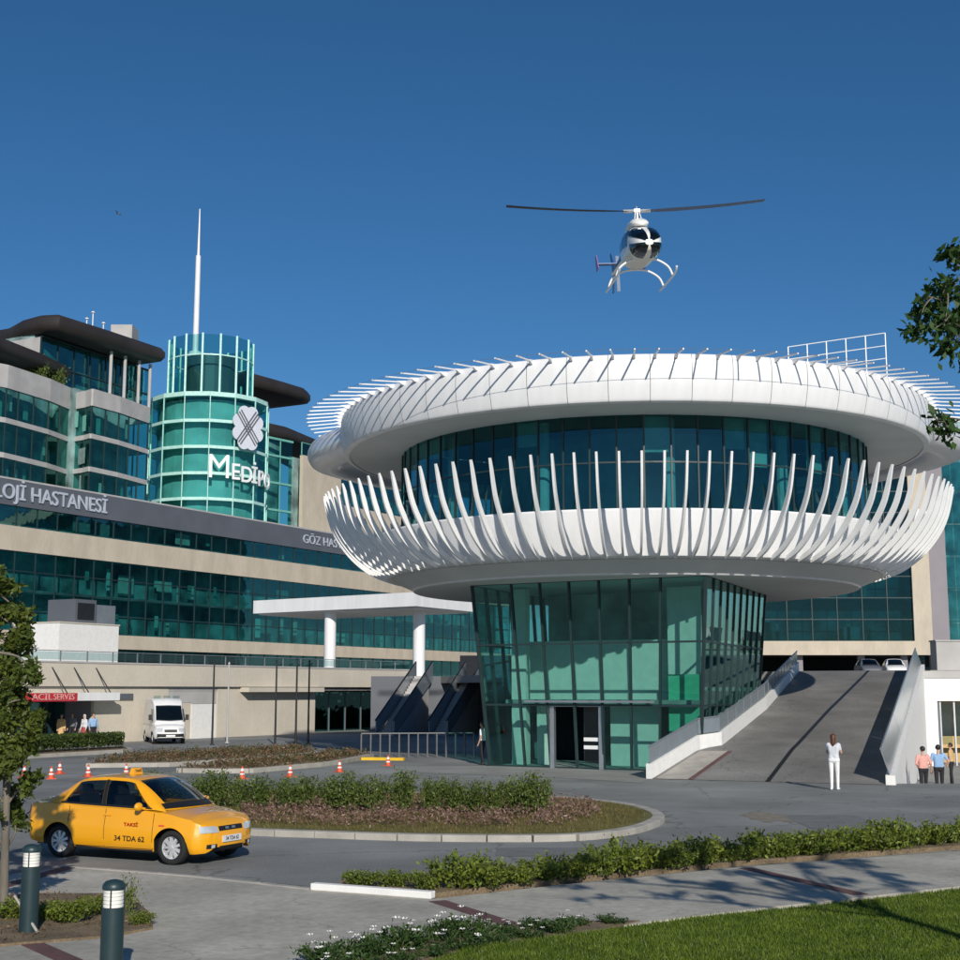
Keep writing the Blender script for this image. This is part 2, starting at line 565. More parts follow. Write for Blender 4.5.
def text_mesh(txt, name, material, size=1.0, depth=0.05, stretch=(1, 1), bold=0.0, spacing=1.0):
    cu = bpy.data.curves.new(name, 'FONT')
    cu.body = txt
    cu.size = size
    cu.extrude = depth / 2
    cu.offset = bold
    cu.space_character = spacing
    cu.align_x = 'CENTER'
    cu.align_y = 'CENTER'
    tmp = bpy.data.objects.new(name, cu)
    COL.objects.link(tmp)
    dg = bpy.context.evaluated_depsgraph_get()
    me = bpy.data.meshes.new_from_object(tmp.evaluated_get(dg))
    bpy.data.objects.remove(tmp)
    bpy.data.curves.remove(cu)
    me.transform(Matrix.Diagonal((stretch[0], stretch[1], 1, 1)))
    me.materials.clear()
    me.materials.append(MATS[material])
    me.name = name
    return me
def place_text(txt, name, material, pos, right, up, size, parent, depth=0.05, stretch=(1, 1), bold=0.0, spacing=1.0):
    me = text_mesh(txt, name, material, size, depth, stretch, bold, spacing)
    r_, u_ = Vector(right).normalized(), Vector(up).normalized()
    n_ = r_.cross(u_)
    mtx = Matrix(((r_.x, u_.x, n_.x, pos[0]), (r_.y, u_.y, n_.y, pos[1]), (r_.z, u_.z, n_.z, pos[2]), (0, 0, 0, 1)))
    me.transform(mtx)
    return link(name, me, parent)
def inset(pts, d):
    n = len(pts)
    out = []
    for i in range(n):
        a, b, c = Vector(pts[i - 1][:2]), Vector(pts[i][:2]), Vector(pts[(i + 1) % n][:2])
        n1 = Vector((-(b - a).y, (b - a).x)).normalized()
        n2 = Vector((-(c - b).y, (c - b).x)).normalized()
        m_ = (n1 + n2)
        m_ = m_ / max(0.4, m_.length_squared / 2)
        out.append((b.x + m_.x * d, b.y + m_.y * d))
    return out
def round_slab(mb, pts, z0, z1, bull=0.5, steps=5, mi=0):
    """slab whose rim is a half round"""
    n = len(pts)
    zc, h = (z0 + z1) / 2, (z1 - z0) / 2
    rows = []
    for k in range(steps + 1):
        a = -math.pi / 2 + math.pi * k / steps
        rows.append([(p[0], p[1], zc + h * math.sin(a)) for p in inset(pts, bull * (1 - math.cos(a)))])
    vs_ = [q for rw in rows for q in rw]
    fs = []
    for k in range(steps):
        for i in range(n):
            j = (i + 1) % n
            fs.append((k * n + i, k * n + j, (k + 1) * n + j, (k + 1) * n + i))
    fs.append(tuple(range(n - 1, -1, -1)))
    fs.append(tuple(range(steps * n, steps * n + n)))
    mb.add(vs_, fs, mi)
def ccw(pts):
    a = sum(pts[i - 1][0] * pts[i][1] - pts[i][0] * pts[i - 1][1] for i in range(len(pts)))
    return pts if a > 0 else pts[::-1]
def smooth_line(pts, n=8, closed=False):
    """Catmull-Rom through the points"""
    P_ = [Vector(p) for p in pts]
    out = []
    m_ = len(P_)
    for i in range(m_ if closed else m_ - 1):
        if closed:
            a, b, c, d = P_[i - 1], P_[i], P_[(i + 1) % m_], P_[(i + 2) % m_]
        else:
            a, b, c, d = P_[max(i - 1, 0)], P_[i], P_[i + 1], P_[min(i + 2, m_ - 1)]
        for k in range(n):
            t = k / n
            out.append(0.5 * ((2 * b) + (c - a) * t + (2 * a - 5 * b + 4 * c - d) * t * t + (3 * b - a - 3 * c + d) * t ** 3))
    if not closed:
        out.append(P_[-1])
    return out
ORD = ['first', 'second', 'third', 'fourth', 'fifth', 'sixth', 'seventh', 'eighth', 'ninth', 'tenth', 'eleventh', 'twelfth',
       'thirteenth', 'fourteenth', 'fifteenth', 'sixteenth', 'seventeenth', 'eighteenth', 'nineteenth', 'twentieth',
       'twenty-first', 'twenty-second', 'twenty-third', 'twenty-fourth', 'twenty-fifth', 'twenty-sixth', 'twenty-seventh',
       'twenty-eighth', 'twenty-ninth', 'thirtieth']
# ================================================================== THE SETTING
HX0, HX1, HY0, HY1 = 13.25, 36.0, 45.6, 73.0        # sunken forecourt on the right
def holed(x0, x1, y0, y1, z, name, material):
    mb = MB()
    for (a, b, c, d) in ((x0, x1, y0, HY0), (x0, HX0, HY0, HY1), (HX1, x1, HY0, HY1), (x0, x1, HY1, y1)):
        mb.add([(a, c, z), (b, c, z), (b, d, z), (a, d, z)], [(0, 1, 2, 3)])
    return struct(mb.build(name, material))
holed(-2500, 2500, -500, 4500, -0.03, 'ground', 'ground_dry')
holed(-110, 110, -30, 130, 0.0, 'road', 'asphalt')
mb = MB()
mb.add([(HX0, HY0, 0), (HX1, HY0, 0), (HX1, HY0 + 2.6, -0.75), (HX0, HY0 + 2.6, -0.75), (HX1, HY1, -0.75), (HX0, HY1, -0.75)],
       [(0, 1, 2, 3), (3, 2, 4, 5)])
struct(mb.build('sunken_forecourt', 'apron'))

def sheet(name, pts, z, material, thick=0.0):
    """level paving inside an outline given as places"""
    pts = ccw([(p[0], p[1]) for p in pts])
    mb = MB()
    if thick:
        mb.prism(pts, z - thick, z)
    else:
        mb.add([(p[0], p[1], z) for p in pts], [tuple(range(len(pts)))])
    return struct(mb.build(name, material))
def px_line(pxs, z=0.0, n=6, closed=False):
    return smooth_line([G(x, y, z) for x, y in pxs], n, closed)
def kerb(line, w, z0, z1, name, material='kerb_stone', parent=None, seg=1.0):
    """kerb stones laid along a line: each stone a piece of its own with a joint"""
    L_ = [0.0]
    for a, b in zip(line[:-1], line[1:]):
        L_.append(L_[-1] + (Vector(b[:2]) - Vector(a[:2])).length)
    def at(s):
        for i in range(len(line) - 1):
            if s <= L_[i + 1] or i == len(line) - 2:
                t = (s - L_[i]) / max(1e-6, L_[i + 1] - L_[i])
                return Vector(line[i][:2]).lerp(Vector(line[i + 1][:2]), t)
    n = max(1, round(L_[-1] / seg))
    out = []
    for k in range(n):
        a, b = at(L_[-1] * k / n + 0.008), at(L_[-1] * (k + 1) / n - 0.008)
        m_ = at(L_[-1] * (k + 0.5) / n)
        mb = MB()
        t_ = (b - a).normalized()
        nn = Vector((-t_.y, t_.x)) * w / 2
        e = 0.012
        prof = []
        for p in (a, m_, b):
            prof.append(p)
        lo = [a - nn, m_ - nn, b - nn, b + nn, m_ + nn, a + nn]
        hi = inset(ccw([(q.x, q.y) for q in lo]), e)
        lo = ccw([(q.x, q.y) for q in lo])
        nv = len(lo)
        vs_ = [(p[0], p[1], z0) for p in lo] + [(p[0], p[1], z1 - e) for p in lo] + [(p[0], p[1], z1) for p in hi]
        fs = [tuple(range(2 * nv, 3 * nv))]
        for r_ in range(2):
            fs += [(r_ * nv + i, r_ * nv + (i + 1) % nv, (r_ + 1) * nv + (i + 1) % nv, (r_ + 1) * nv + i) for i in range(nv)]
        mb.add(vs_, fs)
        out.append(mb.build(name, material, parent))
    return out

# footpath in the foreground (a kerb height above the road)
PZ = 0.06
path_px = [(-260, 985), (-200, 905), (60, 867), (190, 877), (310, 890), (433, 899), (560, 885), (740, 867), (960, 851), (1150, 836),
           (1500, 815), (1500, 905), (1100, 880), (960, 886), (700, 915), (480, 944), (380, 962), (250, 1000), (60, 1100), (-400, 1100)]
footpath = sheet('footpath', [G(x, y, PZ) for x, y in path_px], PZ, 'paving', 0.10)
# paving joints cut the footpath into big slabs: laid as narrow dark grout lines of real thickness
kl = px_line([(60, 866), (190, 876), (310, 889)], PZ, 6)
kerb(kl, 0.14, -0.01, PZ + 0.012, 'kerb_stone', 'kerb_stone', footpath)
def strip_between(a, b, w, z, name, material, parent=None):
    a, b = Vector(a), Vector(b)
    t_ = (b - a).normalized()
    nn = Vector((-t_.y, t_.x, 0)) * w / 2
    mb = MB()
    mb.hexa([(*(a - nn).xy, z - 0.004), (*(b - nn).xy, z - 0.004), (*(b + nn).xy, z - 0.004), (*(a + nn).xy, z - 0.004),
             (*(a - nn).xy, z), (*(b - nn).xy, z), (*(b + nn).xy, z), (*(a + nn).xy, z)])
    return mb.build(name, material, parent)
for (a, b) in (((437, 901), (516, 926)), ((745, 868), (862, 895)), ((30, 943), (95, 972)), ((70, 867), (-60, 905))):
    strip_between(G(*a, PZ), G(*b, PZ), 0.26, PZ + 0.005, 'red_paving_strip', 'red_paving', footpath)

# lawn in the bottom right corner
LZ = 0.10
lawn_px = [(470, 948), (560, 936), (700, 917), (850, 902), (960, 889), (1150, 872), (1500, 850), (1700, 1100), (700, 1300), (300, 1100), (420, 965)]
lawn_pts = [G(x, y, LZ) for x, y in lawn_px]
lawn = sheet('lawn', lawn_pts, LZ, 'turf', 0.12)

sheet('flower_bed', [G(x, y, .075) for x, y in ((285, 985), (325, 952), (420, 936), (500, 927), (570, 921), (640, 920), (560, 939), (470, 952), (400, 970))], .075, 'earth', .1)
# planting bed behind the bollards, bottom left
bed_px = [(-200, 905), (40, 893), (125, 893), (150, 912), (153, 927), (110, 935), (0, 944), (-200, 962)]
bed_pts = [G(x, y, 0.09) for x, y in bed_px]
sheet('planting_bed', bed_pts, 0.09, 'earth', 0.1)

# strip of earth under the front hedge
hs_px = [(340, 882), (520, 868), (700, 852), (960, 830), (1200, 812), (1200, 828), (960, 847), (740, 863), (560, 881), (436, 895)]
sheet('hedge_bed', [G(x, y, 0.05) for x, y in hs_px], 0.085, 'earth', 0.1)

# island in the road
isl_px = [(120, 812), (200, 826), (330, 832), (440, 835), (560, 835), (620, 830), (652, 822), (660, 814), (640, 806), (600, 800), (545, 796), (400, 792), (200, 790), (120, 794)]
isl = px_line(isl_px, 0.12, 5, True)
island = sheet('road_island', inset(ccw([(p.x, p.y) for p in isl]), 0.16), 0.12, 'dry_turf', 0.14)
isl_loop = inset(ccw([(p.x, p.y) for p in isl]), 0.05)
kerb([Vector((*p, 0)) for p in isl_loop] + [Vector((*isl_loop[0], 0))], 0.28, -0.01, 0.13, 'kerb_stone', 'kerb_stone', island, 0.9)

# pale concrete apron before the glass entrance hall
sheet('entrance_apron', [G(380, 766), G(480, 766), G(560, 767), G(660, 776), G(640, 783), G(560, 778), G(420, 773)], 0.008, 'apron')

# far planting strips with kerbs, and the kerb before the left entrance
def far_bed(name, px, z, material='earth'):
    pts = ccw([(G(x, y, z).x, G(x, y, z).y) for x, y in px])
    b = sheet(name, inset(pts, 0.15), z, material, 0.2)
    kerb([Vector((*p, 0)) for p in pts] + [Vector((*pts[0], 0))], 0.3, -0.01, z - 0.02, 'kerb_stone', 'kerb_stone', b, 3.0)
    return pts, b
bedA, _ = far_bed('far_planting_bed', [(84, 763), (130, 755), (215, 750), (300, 747), (318, 751), (250, 757), (170, 762)], 0.18)
bedB, _ = far_bed('far_planting_bed', [(175, 768), (230, 762), (300, 756), (345, 752), (372, 753), (330, 761), (250, 768)], 0.18)
bedC, _ = far_bed('entrance_hedge_bed', [(-20, 752), (60, 749), (125, 746), (131, 748.5), (60, 752.5), (-20, 757)], 0.18)

# marks in the road: a rusty stain and two mended places
_road = bpy.data.objects['road']
def blot(px, py, rx_, ry_, name, material, seed, n=26, square=False):
    rr = random.Random(seed)
    c = G(px, py)
    m_ = MB()
    pts = []
    for k in range(n):
        a = 2 * math.pi * k / n
        e = 1 + rr.uniform(-.22, .22) if not square else 1 / max(abs(math.cos(a)), abs(math.sin(a))) * (1 + rr.uniform(-.02, .02))
        pts.append((c.x + rx_ * e * math.cos(a), c.y + ry_ * e * math.sin(a), .0045 + .0005 * seed))
    m_.add(pts, [tuple(range(n))])
    m_.build(name, material, _road)
blot(768, 817, .55, 1.3, 'road_stain', 'road_stain', 1)
blot(560, 852, 1.2, .7, 'road_repair', 'road_repair', 2, square=True)
blot(835, 822, .9, 1.8, 'road_repair', 'road_repair', 3, square=True)
# ramp: a solid slope from the forecourt up to the terrace
RBL, RBR = Vector((6.3, 48.6)), Vector((12.97, 44.9))
RTL, RTR = Vector((17.25, 75.0)), Vector((22.6, 71.5))
TZ = 4.0
LW = [(0.0, *G(652, 779).xy), (0.87, *V(700, 748, 51.2).xy), (0.95, *V(722, 746, 52.0).xy), (2.18, *V(767, 709, 60.0).xy), (TZ, *RTL)]
def left_edge(z):                  # the left wall foot, by height
    for a, b in zip(LW[:-1], LW[1:]):
        if z <= b[0] + 1e-6:
            k = (z - a[0]) / (b[0] - a[0])
            return Vector(a[1:]).lerp(Vector(b[1:]), k)
    return Vector(LW[-1][1:])
def ramp_at(s, t):                 # s across (0 left, 1 right), t up the slope
    a, b = left_edge(TZ * t), RBR.lerp(RTR, t)
    p = a.lerp(b, s)
    return Vector((p.x, p.y, TZ * t + 0.012))
mb = MB()
mb.grid(lambda u, v: ramp_at(v, u), 40, 4)
n0 = len(mb.v)
for s in (0, 1):
    a = [ramp_at(s, k / 40) for k in range(41)]
    for k in range(40):
        mb.add([a[k], a[k + 1], (a[k + 1].x, a[k + 1].y, -0.8), (a[k].x, a[k].y, -0.8)], [(0, 1, 2, 3)])
ramp = struct(mb.build('ramp', 'ramp_concrete'))
def ramp_strip(s0, s1, t0, t1, name, material, dz=0.006, n=40):
    m_ = MB()
    m_.grid(lambda u, v: ramp_at(s0 + (s1 - s0) * v, t0 + (t1 - t0) * u) + Vector((0, 0, dz)), n, 1)
    return m_.build(name, material, ramp)
_j0, _j1 = ramp_at(.50, 0).xy, ramp_at(.58, 1).xy
def _joint(t, w):                  # straight joint up the ramp: where it crosses each level line
    a, b = left_edge(TZ * t), RBR.lerp(RTR, t)
    d1, d2 = b - a, _j1 - _j0
    q = _j0 - a
    s = (q.x * d2.y - q.y * d2.x) / (d1.x * d2.y - d1.y * d2.x)
    return ramp_at(s + w / d1.length, t) + Vector((0, 0, .006))
m_ = MB()
m_.grid(lambda u, v: _joint(u, .16 * v), 40, 1)
m_.build('drain_channel', 'black_trim', ramp)
ramp_strip(0.02, 0.16, 0.0, 0.2, 'side_walk', 'kerb_stone', n=8)
ramp_strip(0.16, 0.185, 0.0, 0.2, 'side_kerb', 'red_paving', n=8)

# the terrace: deck slab at the level of the ramp top
_a29 = R(29)
DV = Vector((math.sin(_a29), math.cos(_a29)))       # the long facades run this way
NB = Vector((-DV.y, DV.x))                          # and away from the viewer this way
O_FAC = Vector((-16.66, 83.23))
O_POD = G(200, 738.5).xy
def L(u, v, o=O_FAC):
    return o + DV * u + NB * v
def FU(px, py, v, o=O_FAC):                          # pixel -> (along, height) on the facade plane set back by v
    r_ = ray(px, py)
    q = o + NB * v
    det = r_.x * (-DV.y) - (-DV.x) * r_.y
    t = (q.x * (-DV.y) - (-DV.x) * q.y) / det
    u = (r_.x * q.y - r_.y * q.x) / det
    return u, CAMZ + t * r_.z
POD_END = FU(412, 690, 0, O_POD)[0]
POD_MID = FU(318, 690, 0, O_POD)[0]
pe = L(POD_END, 0.5, O_POD)
deck_pts = [L(-40, 0.5, O_POD), pe, (-2.5, 101), (4, 84), RTL, RTR, (22.9, 70.6), (60, 70.6), (160, 260), (-160, 260)]
sheet('terrace_deck', [(p[0], p[1]) for p in deck_pts], TZ, 'deck', 0.5)
# ================================================================== ROUND HELIPAD BUILDING
DC = Vector((6.65, 60.0))
FACE = -math.pi / 2 - R(6.3)                  # direction from its axis towards the viewer
drum = thing('helipad_building', 'round white building with two rings of curved fins above a glass entrance hall', 'building', (DC.x, DC.y, 0))
def rp(r, t, z):
    return Vector((r * math.cos(t), r * math.sin(t), z))
NF = 108
# --- lower ring
mb = MB()
mb.lathe([(10.05, 9.35), (11.18, 9.45), (11.22, 9.38), (11.05, 8.5), (10.72, 7.78), (10.5, 7.70), (9.7, 7.36), (9.55, 7.2), (0.0, 7.2)], 120)
o = mb.build('lower_band', 'white_panel', drum, True, 30)
mb = MB()
mb.lathe([(10.52, 7.685), (9.72, 7.34), (9.50, 7.18), (0.02, 7.18)], 96)
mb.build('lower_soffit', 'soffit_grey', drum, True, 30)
fin_curve = smooth_line([(10.66, 0, 7.72), (11.5, 0, 8.05), (12.38, 0, 8.78), (13.08, 0, 9.85), (13.42, 0, 11.15)], 6)
mb = MB()
nfc = len(fin_curve)
half = 0.041
for sy in (-1, 1):
    for i, p in enumerate(fin_curve):
        t = i / (nfc - 1)
        d = (fin_curve[min(i + 1, nfc - 1)] - fin_curve[max(i - 1, 0)]).normalized()
        nrm = Vector((d.z, 0, -d.x))          # outward and down
        ch = 0.11 + 0.12 * math.sin(math.pi * min(1, t * 0.8 + 0.1))
        if t > 0.8:
            ch *= 1 - 0.6 * ((t - 0.8) / 0.2) ** 2
        a, b = p + nrm * 0.05, p + nrm * 0.05 - nrm * ch
        mb.v += [(a.x, sy * half, a.z), (b.x, sy * half, b.z)]
fs = []
for i in range(nfc - 1):
    a = 2 * i
    fs += [(a, a + 2, a + 3, a + 1), (a + 2 * nfc, a + 1 + 2 * nfc, a + 3 + 2 * nfc, a + 2 + 2 * nfc),
           (a, a + 2 * nfc, a + 2 + 2 * nfc, a + 2), (a + 1, a + 3, a + 3 + 2 * nfc, a + 1 + 2 * nfc)]
e = 2 * (nfc - 1)
fs += [(0, 1, 1 + 2 * nfc, 2 * nfc), (e, e + 2 * nfc, e + 1 + 2 * nfc, e + 1)]
mb.f, mb.m = fs, [0] * len(fs)
fin_me = mb.mesh('fin', 'white_metal')
for k in range(NF):
    link('fin', fin_me, drum, (0, 0, 0), FACE + 2 * math.pi * (k + 0.5) / NF)
# --- glazed storey between the rings
NP = 63
mb = MB()
wd = 2 * 10.05 * math.tan(math.pi / NP) - 0.05
mb.box(10.03, 10.06, -wd / 2, wd / 2, 9.42, 11.28)
low_pane = mb.mesh('pane', 'glass_drum')
mb = MB()
mb.box(10.03, 10.06, -wd / 2, wd / 2, 11.34, 13.08)
top_pane = mb.mesh('pane', 'glass_drum')
for k in range(NP):
    for me in (low_pane, top_pane):
        link('pane', me, drum, (0, 0, 0), FACE + 2 * math.pi * k / NP)
mb = MB()
for k in range(NP):
    t = FACE + 2 * math.pi * (k + 0.5) / NP
    mb.beam(rp(10.06, t, 9.4), rp(10.06, t, 13.06), 0.06, 0.10, up=rp(1, t, 0))
mb.lathe([(10.0, 11.28), (10.09, 11.28), (10.09, 11.34), (10.0, 11.34)], NP, closed=True)
mb.build('mullion_frame', 'dark_frame', drum)
mb = MB()                                       # rooms behind the glass: core, floor and columns
mb.lathe([(6.2, 9.3), (6.2, 13.1)], 48)
mb.build('inner_wall', 'interior', drum)
mb = MB()
mb.lathe([(0.0, 9.30), (10.0, 9.30)], 48)
mb.build('inner_floor', 'interior_slab', drum)
rng = random.Random(4)
for k in range(12):
    t = FACE + 2 * math.pi * (k + 0.3) / 12
    mb = MB()
    mb.tube([rp(9.2, t, 9.3), rp(9.2, t, 13.1)], 0.22, 10)
    mb.build('column', 'interior_white', drum)
for k in range(34):                             # blinds half drawn behind some panes
    if rng.random() < 0.45:
        t = FACE + 2 * math.pi * (k - 17) / NP
        h = rng.uniform(0.5, 1.9)
        mb = MB()
        c, s = rp(9.85, t, 0), Vector((-math.sin(t), math.cos(t), 0))
        mb.hexa([*[c + s * q + Vector((0, 0, 13.05 - h)) for q in (-.46, .46)], *[c * 0.998 + s * q + Vector((0, 0, 13.05 - h)) for q in (.46, -.46)],
                 *[c + s * q + Vector((0, 0, 13.05)) for q in (-.46, .46)], *[c * 0.998 + s * q + Vector((0, 0, 13.05)) for q in (.46, -.46)]])
        mb.build('blind', 'curtain', drum)
# --- upper ring: white panels, soffit, rods with a safety net, deck
mb = MB()
mb.lathe([(10.0, 13.08), (12.3, 13.04), (12.45, 13.10)], 120)
mb.lathe([(0.0, 14.72), (12.4, 14.72)], 120)
mb.lathe([(12.40, 13.1), (12.60, 13.3), (12.64, 13.9), (12.60, 14.5), (12.40, 14.7)], 120)
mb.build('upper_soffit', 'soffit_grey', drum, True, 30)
NPAN = 54
mb = MB()
prof = smooth_line([(12.36, 0, 13.03), (12.52, 0, 13.06), (12.60, 0, 13.16), (12.74, 0, 13.75), (12.76, 0, 14.35), (12.70, 0, 14.66), (12.60, 0, 14.76), (12.30, 0, 14.80)], 3)
da = math.pi / NPAN - 0.0007
vs_, fs = [], []
kk = len(prof)
for i in range(5):
    t = -da + 2 * da * i / 4
    for p in prof:
        vs_.append((p.x * math.cos(t), p.x * math.sin(t), p.z))
for i in range(4):
    for q in range(kk - 1):
        fs.append((i * kk + q, (i + 1) * kk + q, (i + 1) * kk + q + 1, i * kk + q + 1))
mb.add(vs_, fs)
pan_me = mb.mesh('rim_panel', 'white_panel', True)
for k in range(NPAN):
    link('rim_panel', pan_me, drum, (0, 0, 0), FACE + 2 * math.pi * k / NPAN)
mb = MB()                                      # rod on its bracket
mb.beam((12.5, 0, 14.70), (14.25, 0, 14.53), 0.05, 0.05)
mb.hexa([(12.50, -0.045, 14.60), (12.80, -0.045, 14.56), (12.80, 0.045, 14.56), (12.50, 0.045, 14.60),
         (12.40, -0.045, 14.78), (13.10, -0.03, 14.68), (13.10, 0.03, 14.68), (12.40, 0.045, 14.78)])
rod_me = mb.mesh('net_rod', 'rod_grey')
for k in range(NF):
    link('net_rod', rod_me, drum, (0, 0, 0), FACE + 2 * math.pi * (k + 0.25) / NF)
mb = MB()
for r in (14.23,):
    z = 14.70 - (r - 12.5) * 0.097
    mb.tube([rp(r, 2 * math.pi * k / 144, z) for k in range(145)], 0.008, 5, cap=False)
mb.build('safety_net', 'steel_grey', drum)
for (ta, tb) in ((80, 280),):                  # bulging metal skirt behind the front rim
    mb = MB()
    NA, NS = 72, 24
    vs_ = []
    for i in range(NA + 1):
        az = 72 + (360 - 144) * i / NA
        k = min(1, min(az - 72, 288 - az) / 30)
        ro = 12.45 + 2.9 * k * k * (3 - 2 * k)
        t = FACE + R(az)
        for q in range(NS):
            a = 2 * math.pi * q / NS
            r = ro - 1.0 + 1.0 * math.copysign(abs(math.cos(a)) ** .8, math.cos(a))
            vs_.append((r * math.cos(t), r * math.sin(t), 13.83 + 0.74 * math.sin(a)))
    fs = [(i * NS + q, (i + 1) * NS + q, (i + 1) * NS + (q + 1) % NS, i * NS + (q + 1) % NS) for i in range(NA) for q in range(NS)]
    fs += [tuple(range(NS)), tuple(range(NA * NS, NA * NS + NS))]
    mb.add(vs_, fs)
    mb.build('rear_skirt', 'bright_metal', drum, True, 60)
# railing frame standing on the deck
a, b = V(788, 347, 53) - Vector((DC.x, DC.y, 0)), V(885, 333, 51.5) - Vector((DC.x, DC.y, 0))
rail = MB()
for k in range(6):
    p = a.lerp(b, k / 5)
    rail.beam((p.x, p.y, 14.6), p, 0.035, 0.035)
for q in (0.0, 0.5, 1.0):
    rail.beam(a - Vector((0, 0, q)), b - Vector((0, 0, q)), 0.03, 0.03)
rail.build('deck_railing', 'white_metal', drum)

# --- glass entrance hall under the rings (walls lean outwards)
Ab, Bb = Vector((0.4, 56.0)) - DC, Vector((8.1, 51.6)) - DC
e2 = Vector((0.383, 0.924))
Cb, Db = Bb + e2 * 10, Ab + e2 * 10
cc = (Ab + Bb + Cb + Db) / 4
At, Bt, Ct, Dt = [cc + (p - cc) * 1.125 for p in (Ab, Bb, Cb, Db)]
ZR = [0.02, 2.42, 4.78, 7.2]
def wallpt(b0, b1, t0, t1, s, z):
    k = z / 7.2
    p = b0.lerp(b1, s).lerp(t0.lerp(t1, s), k)
    return Vector((p.x, p.y, z))
def glass_wall(b0, b1, t0, t1, fr, skip=(), glass='glass_green'):
    nrm2 = Vector(((b1 - b0).y, -(b1 - b0).x)).normalized()
    nv = Vector((nrm2.x, nrm2.y, 0)) * 0.02
    for i in range(len(fr) - 1):
        for j in range(3):
            if (i, j) in skip:
                continue
            g = 0.02 / (b1 - b0).length
            q = [wallpt(b0, b1, t0, t1, fr[i] + g, ZR[j] + .03), wallpt(b0, b1, t0, t1, fr[i + 1] - g, ZR[j] + .03),
                 wallpt(b0, b1, t0, t1, fr[i + 1] - g, ZR[j + 1] - .03), wallpt(b0, b1, t0, t1, fr[i] + g, ZR[j + 1] - .03)]
            m_ = MB()
            m_.extrude(q, nv)
            m_.build('pane', glass, drum)
    for i, s in enumerate(fr):
        m_ = MB()
        m_.beam(wallpt(b0, b1, t0, t1, s, 0.0), wallpt(b0, b1, t0, t1, s, 7.18), 0.07, 0.14, up=nv * 50)
        m_.build('mullion', 'dark_frame', drum)
    for j, z in enumerate(ZR):
        m_ = MB()
        m_.beam(wallpt(b0, b1, t0, t1, 0, z), wallpt(b0, b1, t0, t1, 1, z), 0.09, 0.075)
        m_.build('transom', 'dark_frame', drum)
wcol = [1.4, 1, 1, 1, 1, 1, 1.4]
fr = [sum(wcol[:i]) / sum(wcol) for i in range(len(wcol) + 1)]
glass_wall(Ab, Bb, At, Bt, fr, skip=((2, 0), (3, 0)))
glass_wall(Bb, Cb, Bt, Ct, [i / 9 for i in range(10)])
glass_wall(Db, Ab, Dt, At, [i / 8 for i in range(9)])
glass_wall(Cb, Db, Ct, Dt, [i / 7 for i in range(8)])
fdir = (Bb - Ab).normalized()
fin_in = e2                                     # into the hall, along its side walls
def hall(s, d, z):                             # along the front (m), into the hall (m), height
    p = Ab + fdir * s + fin_in * d
    return Vector((p.x, p.y, z))
def hall_box(s0, s1, d0, d1, z0, z1, name, material):
    m_ = MB()
    m_.hexa([hall(s0, d0, z0), hall(s1, d0, z0), hall(s1, d1, z0), hall(s0, d1, z0), hall(s0, d0, z1), hall(s1, d0, z1), hall(s1, d1, z1), hall(s0, d1, z1)])
    return m_.build(name, material, drum)
FL = (Bb - Ab).length
hall_box(0.35, FL - .25, 0.9, 8.6, 2.46, 2.62, 'gallery_floor', 'interior_slab')
hall_box(0.7, FL - 1.9, 2.6, 2.8, 2.62, 5.0, 'inner_wall', 'interior_white')
hall_box(0.7, FL - .6, 5.2, 5.4, 5.0, 7.1, 'inner_wall', 'interior')
hall_box(FL - 1.6, FL - .35, 1.5, 1.6, 1.1, 3.6, 'green_panel', 'green_panel')
hall_box(FL - 1.7, FL - .3, 1.9, 2.0, 0.03, 7.0, 'inner_wall', 'interior_white')
hall_box(0.5, 1.15, 1.2, 1.7, 0.03, 7.1, 'column', 'interior_white')
hall_box(1.5, 2.1, 1.6, 1.7, 0.03, 2.4, 'inner_wall', 'interior_white')
hall_box(FL - 4.3, FL - 2.2, 2.2, 2.3, 0.03, 2.4, 'inner_wall', 'interior_white')
hall_box(0.3, FL - .3, 5.5, 5.7, 0.03, 2.4, 'inner_wall', 'dark_interior')
hall_box(0.25, FL - .25, 0.25, 8.8, 0.012, 0.03, 'hall_floor', 'interior_slab')
hall_box(4.8, 5.9, 3.2, 4.0, 0.03, 1.1, 'reception_desk', 'grey_cladding')
# doorway: bright metal frame, one leaf slid open
d0, d1 = fr[2] * FL, fr[4] * FL
m_ = MB()
for s in (d0 + .09, d1 - .09):
    m_.hexa([hall(s - .09, -.12, 0), hall(s + .09, -.12, 0), hall(s + .09, .12, 0), hall(s - .09, .12, 0),
             hall(s - .09, -.12, 2.36), hall(s + .09, -.12, 2.36), hall(s + .09, .12, 2.36), hall(s - .09, .12, 2.36)])
m_.hexa([hall(d0, -.12, 2.36), hall(d1, -.12, 2.36), hall(d1, .12, 2.36), hall(d0, .12, 2.36),
         hall(d0, -.12, 2.50), hall(d1, -.12, 2.50), hall(d1, .12, 2.50), hall(d0, .12, 2.50)])
door = m_.build('door_frame', 'silver', drum)
m_ = MB()
s0 = d1 - .85
m_.hexa([hall(s0, .02, 0.05), hall(d1 - .2, .02, 0.05), hall(d1 - .2, .05, 0.05), hall(s0, .05, 0.05),
         hall(s0, .02, 2.34), hall(d1 - .2, .02, 2.34), hall(d1 - .2, .05, 2.34), hall(s0, .05, 2.34)])
m_.build('door_leaf', 'glass_rail', door)
m_ = MB()
for z in (0.75, 1.05):
    m_.hexa([hall(s0, -.01, z), hall(d1 - .2, -.01, z), hall(d1 - .2, .01, z), hall(s0, .01, z),
             hall(s0, -.01, z + .14), hall(d1 - .2, -.01, z + .14), hall(d1 - .2, .01, z + .14), hall(s0, .01, z + .14)])
m_.build('door_rail', 'white_metal', door)
# flat hood over the doorway
hall_box(d0 - 1.0, d1 + 2.2, -.45, -.13, 2.52, 2.6, 'door_hood', 'steel_grey')
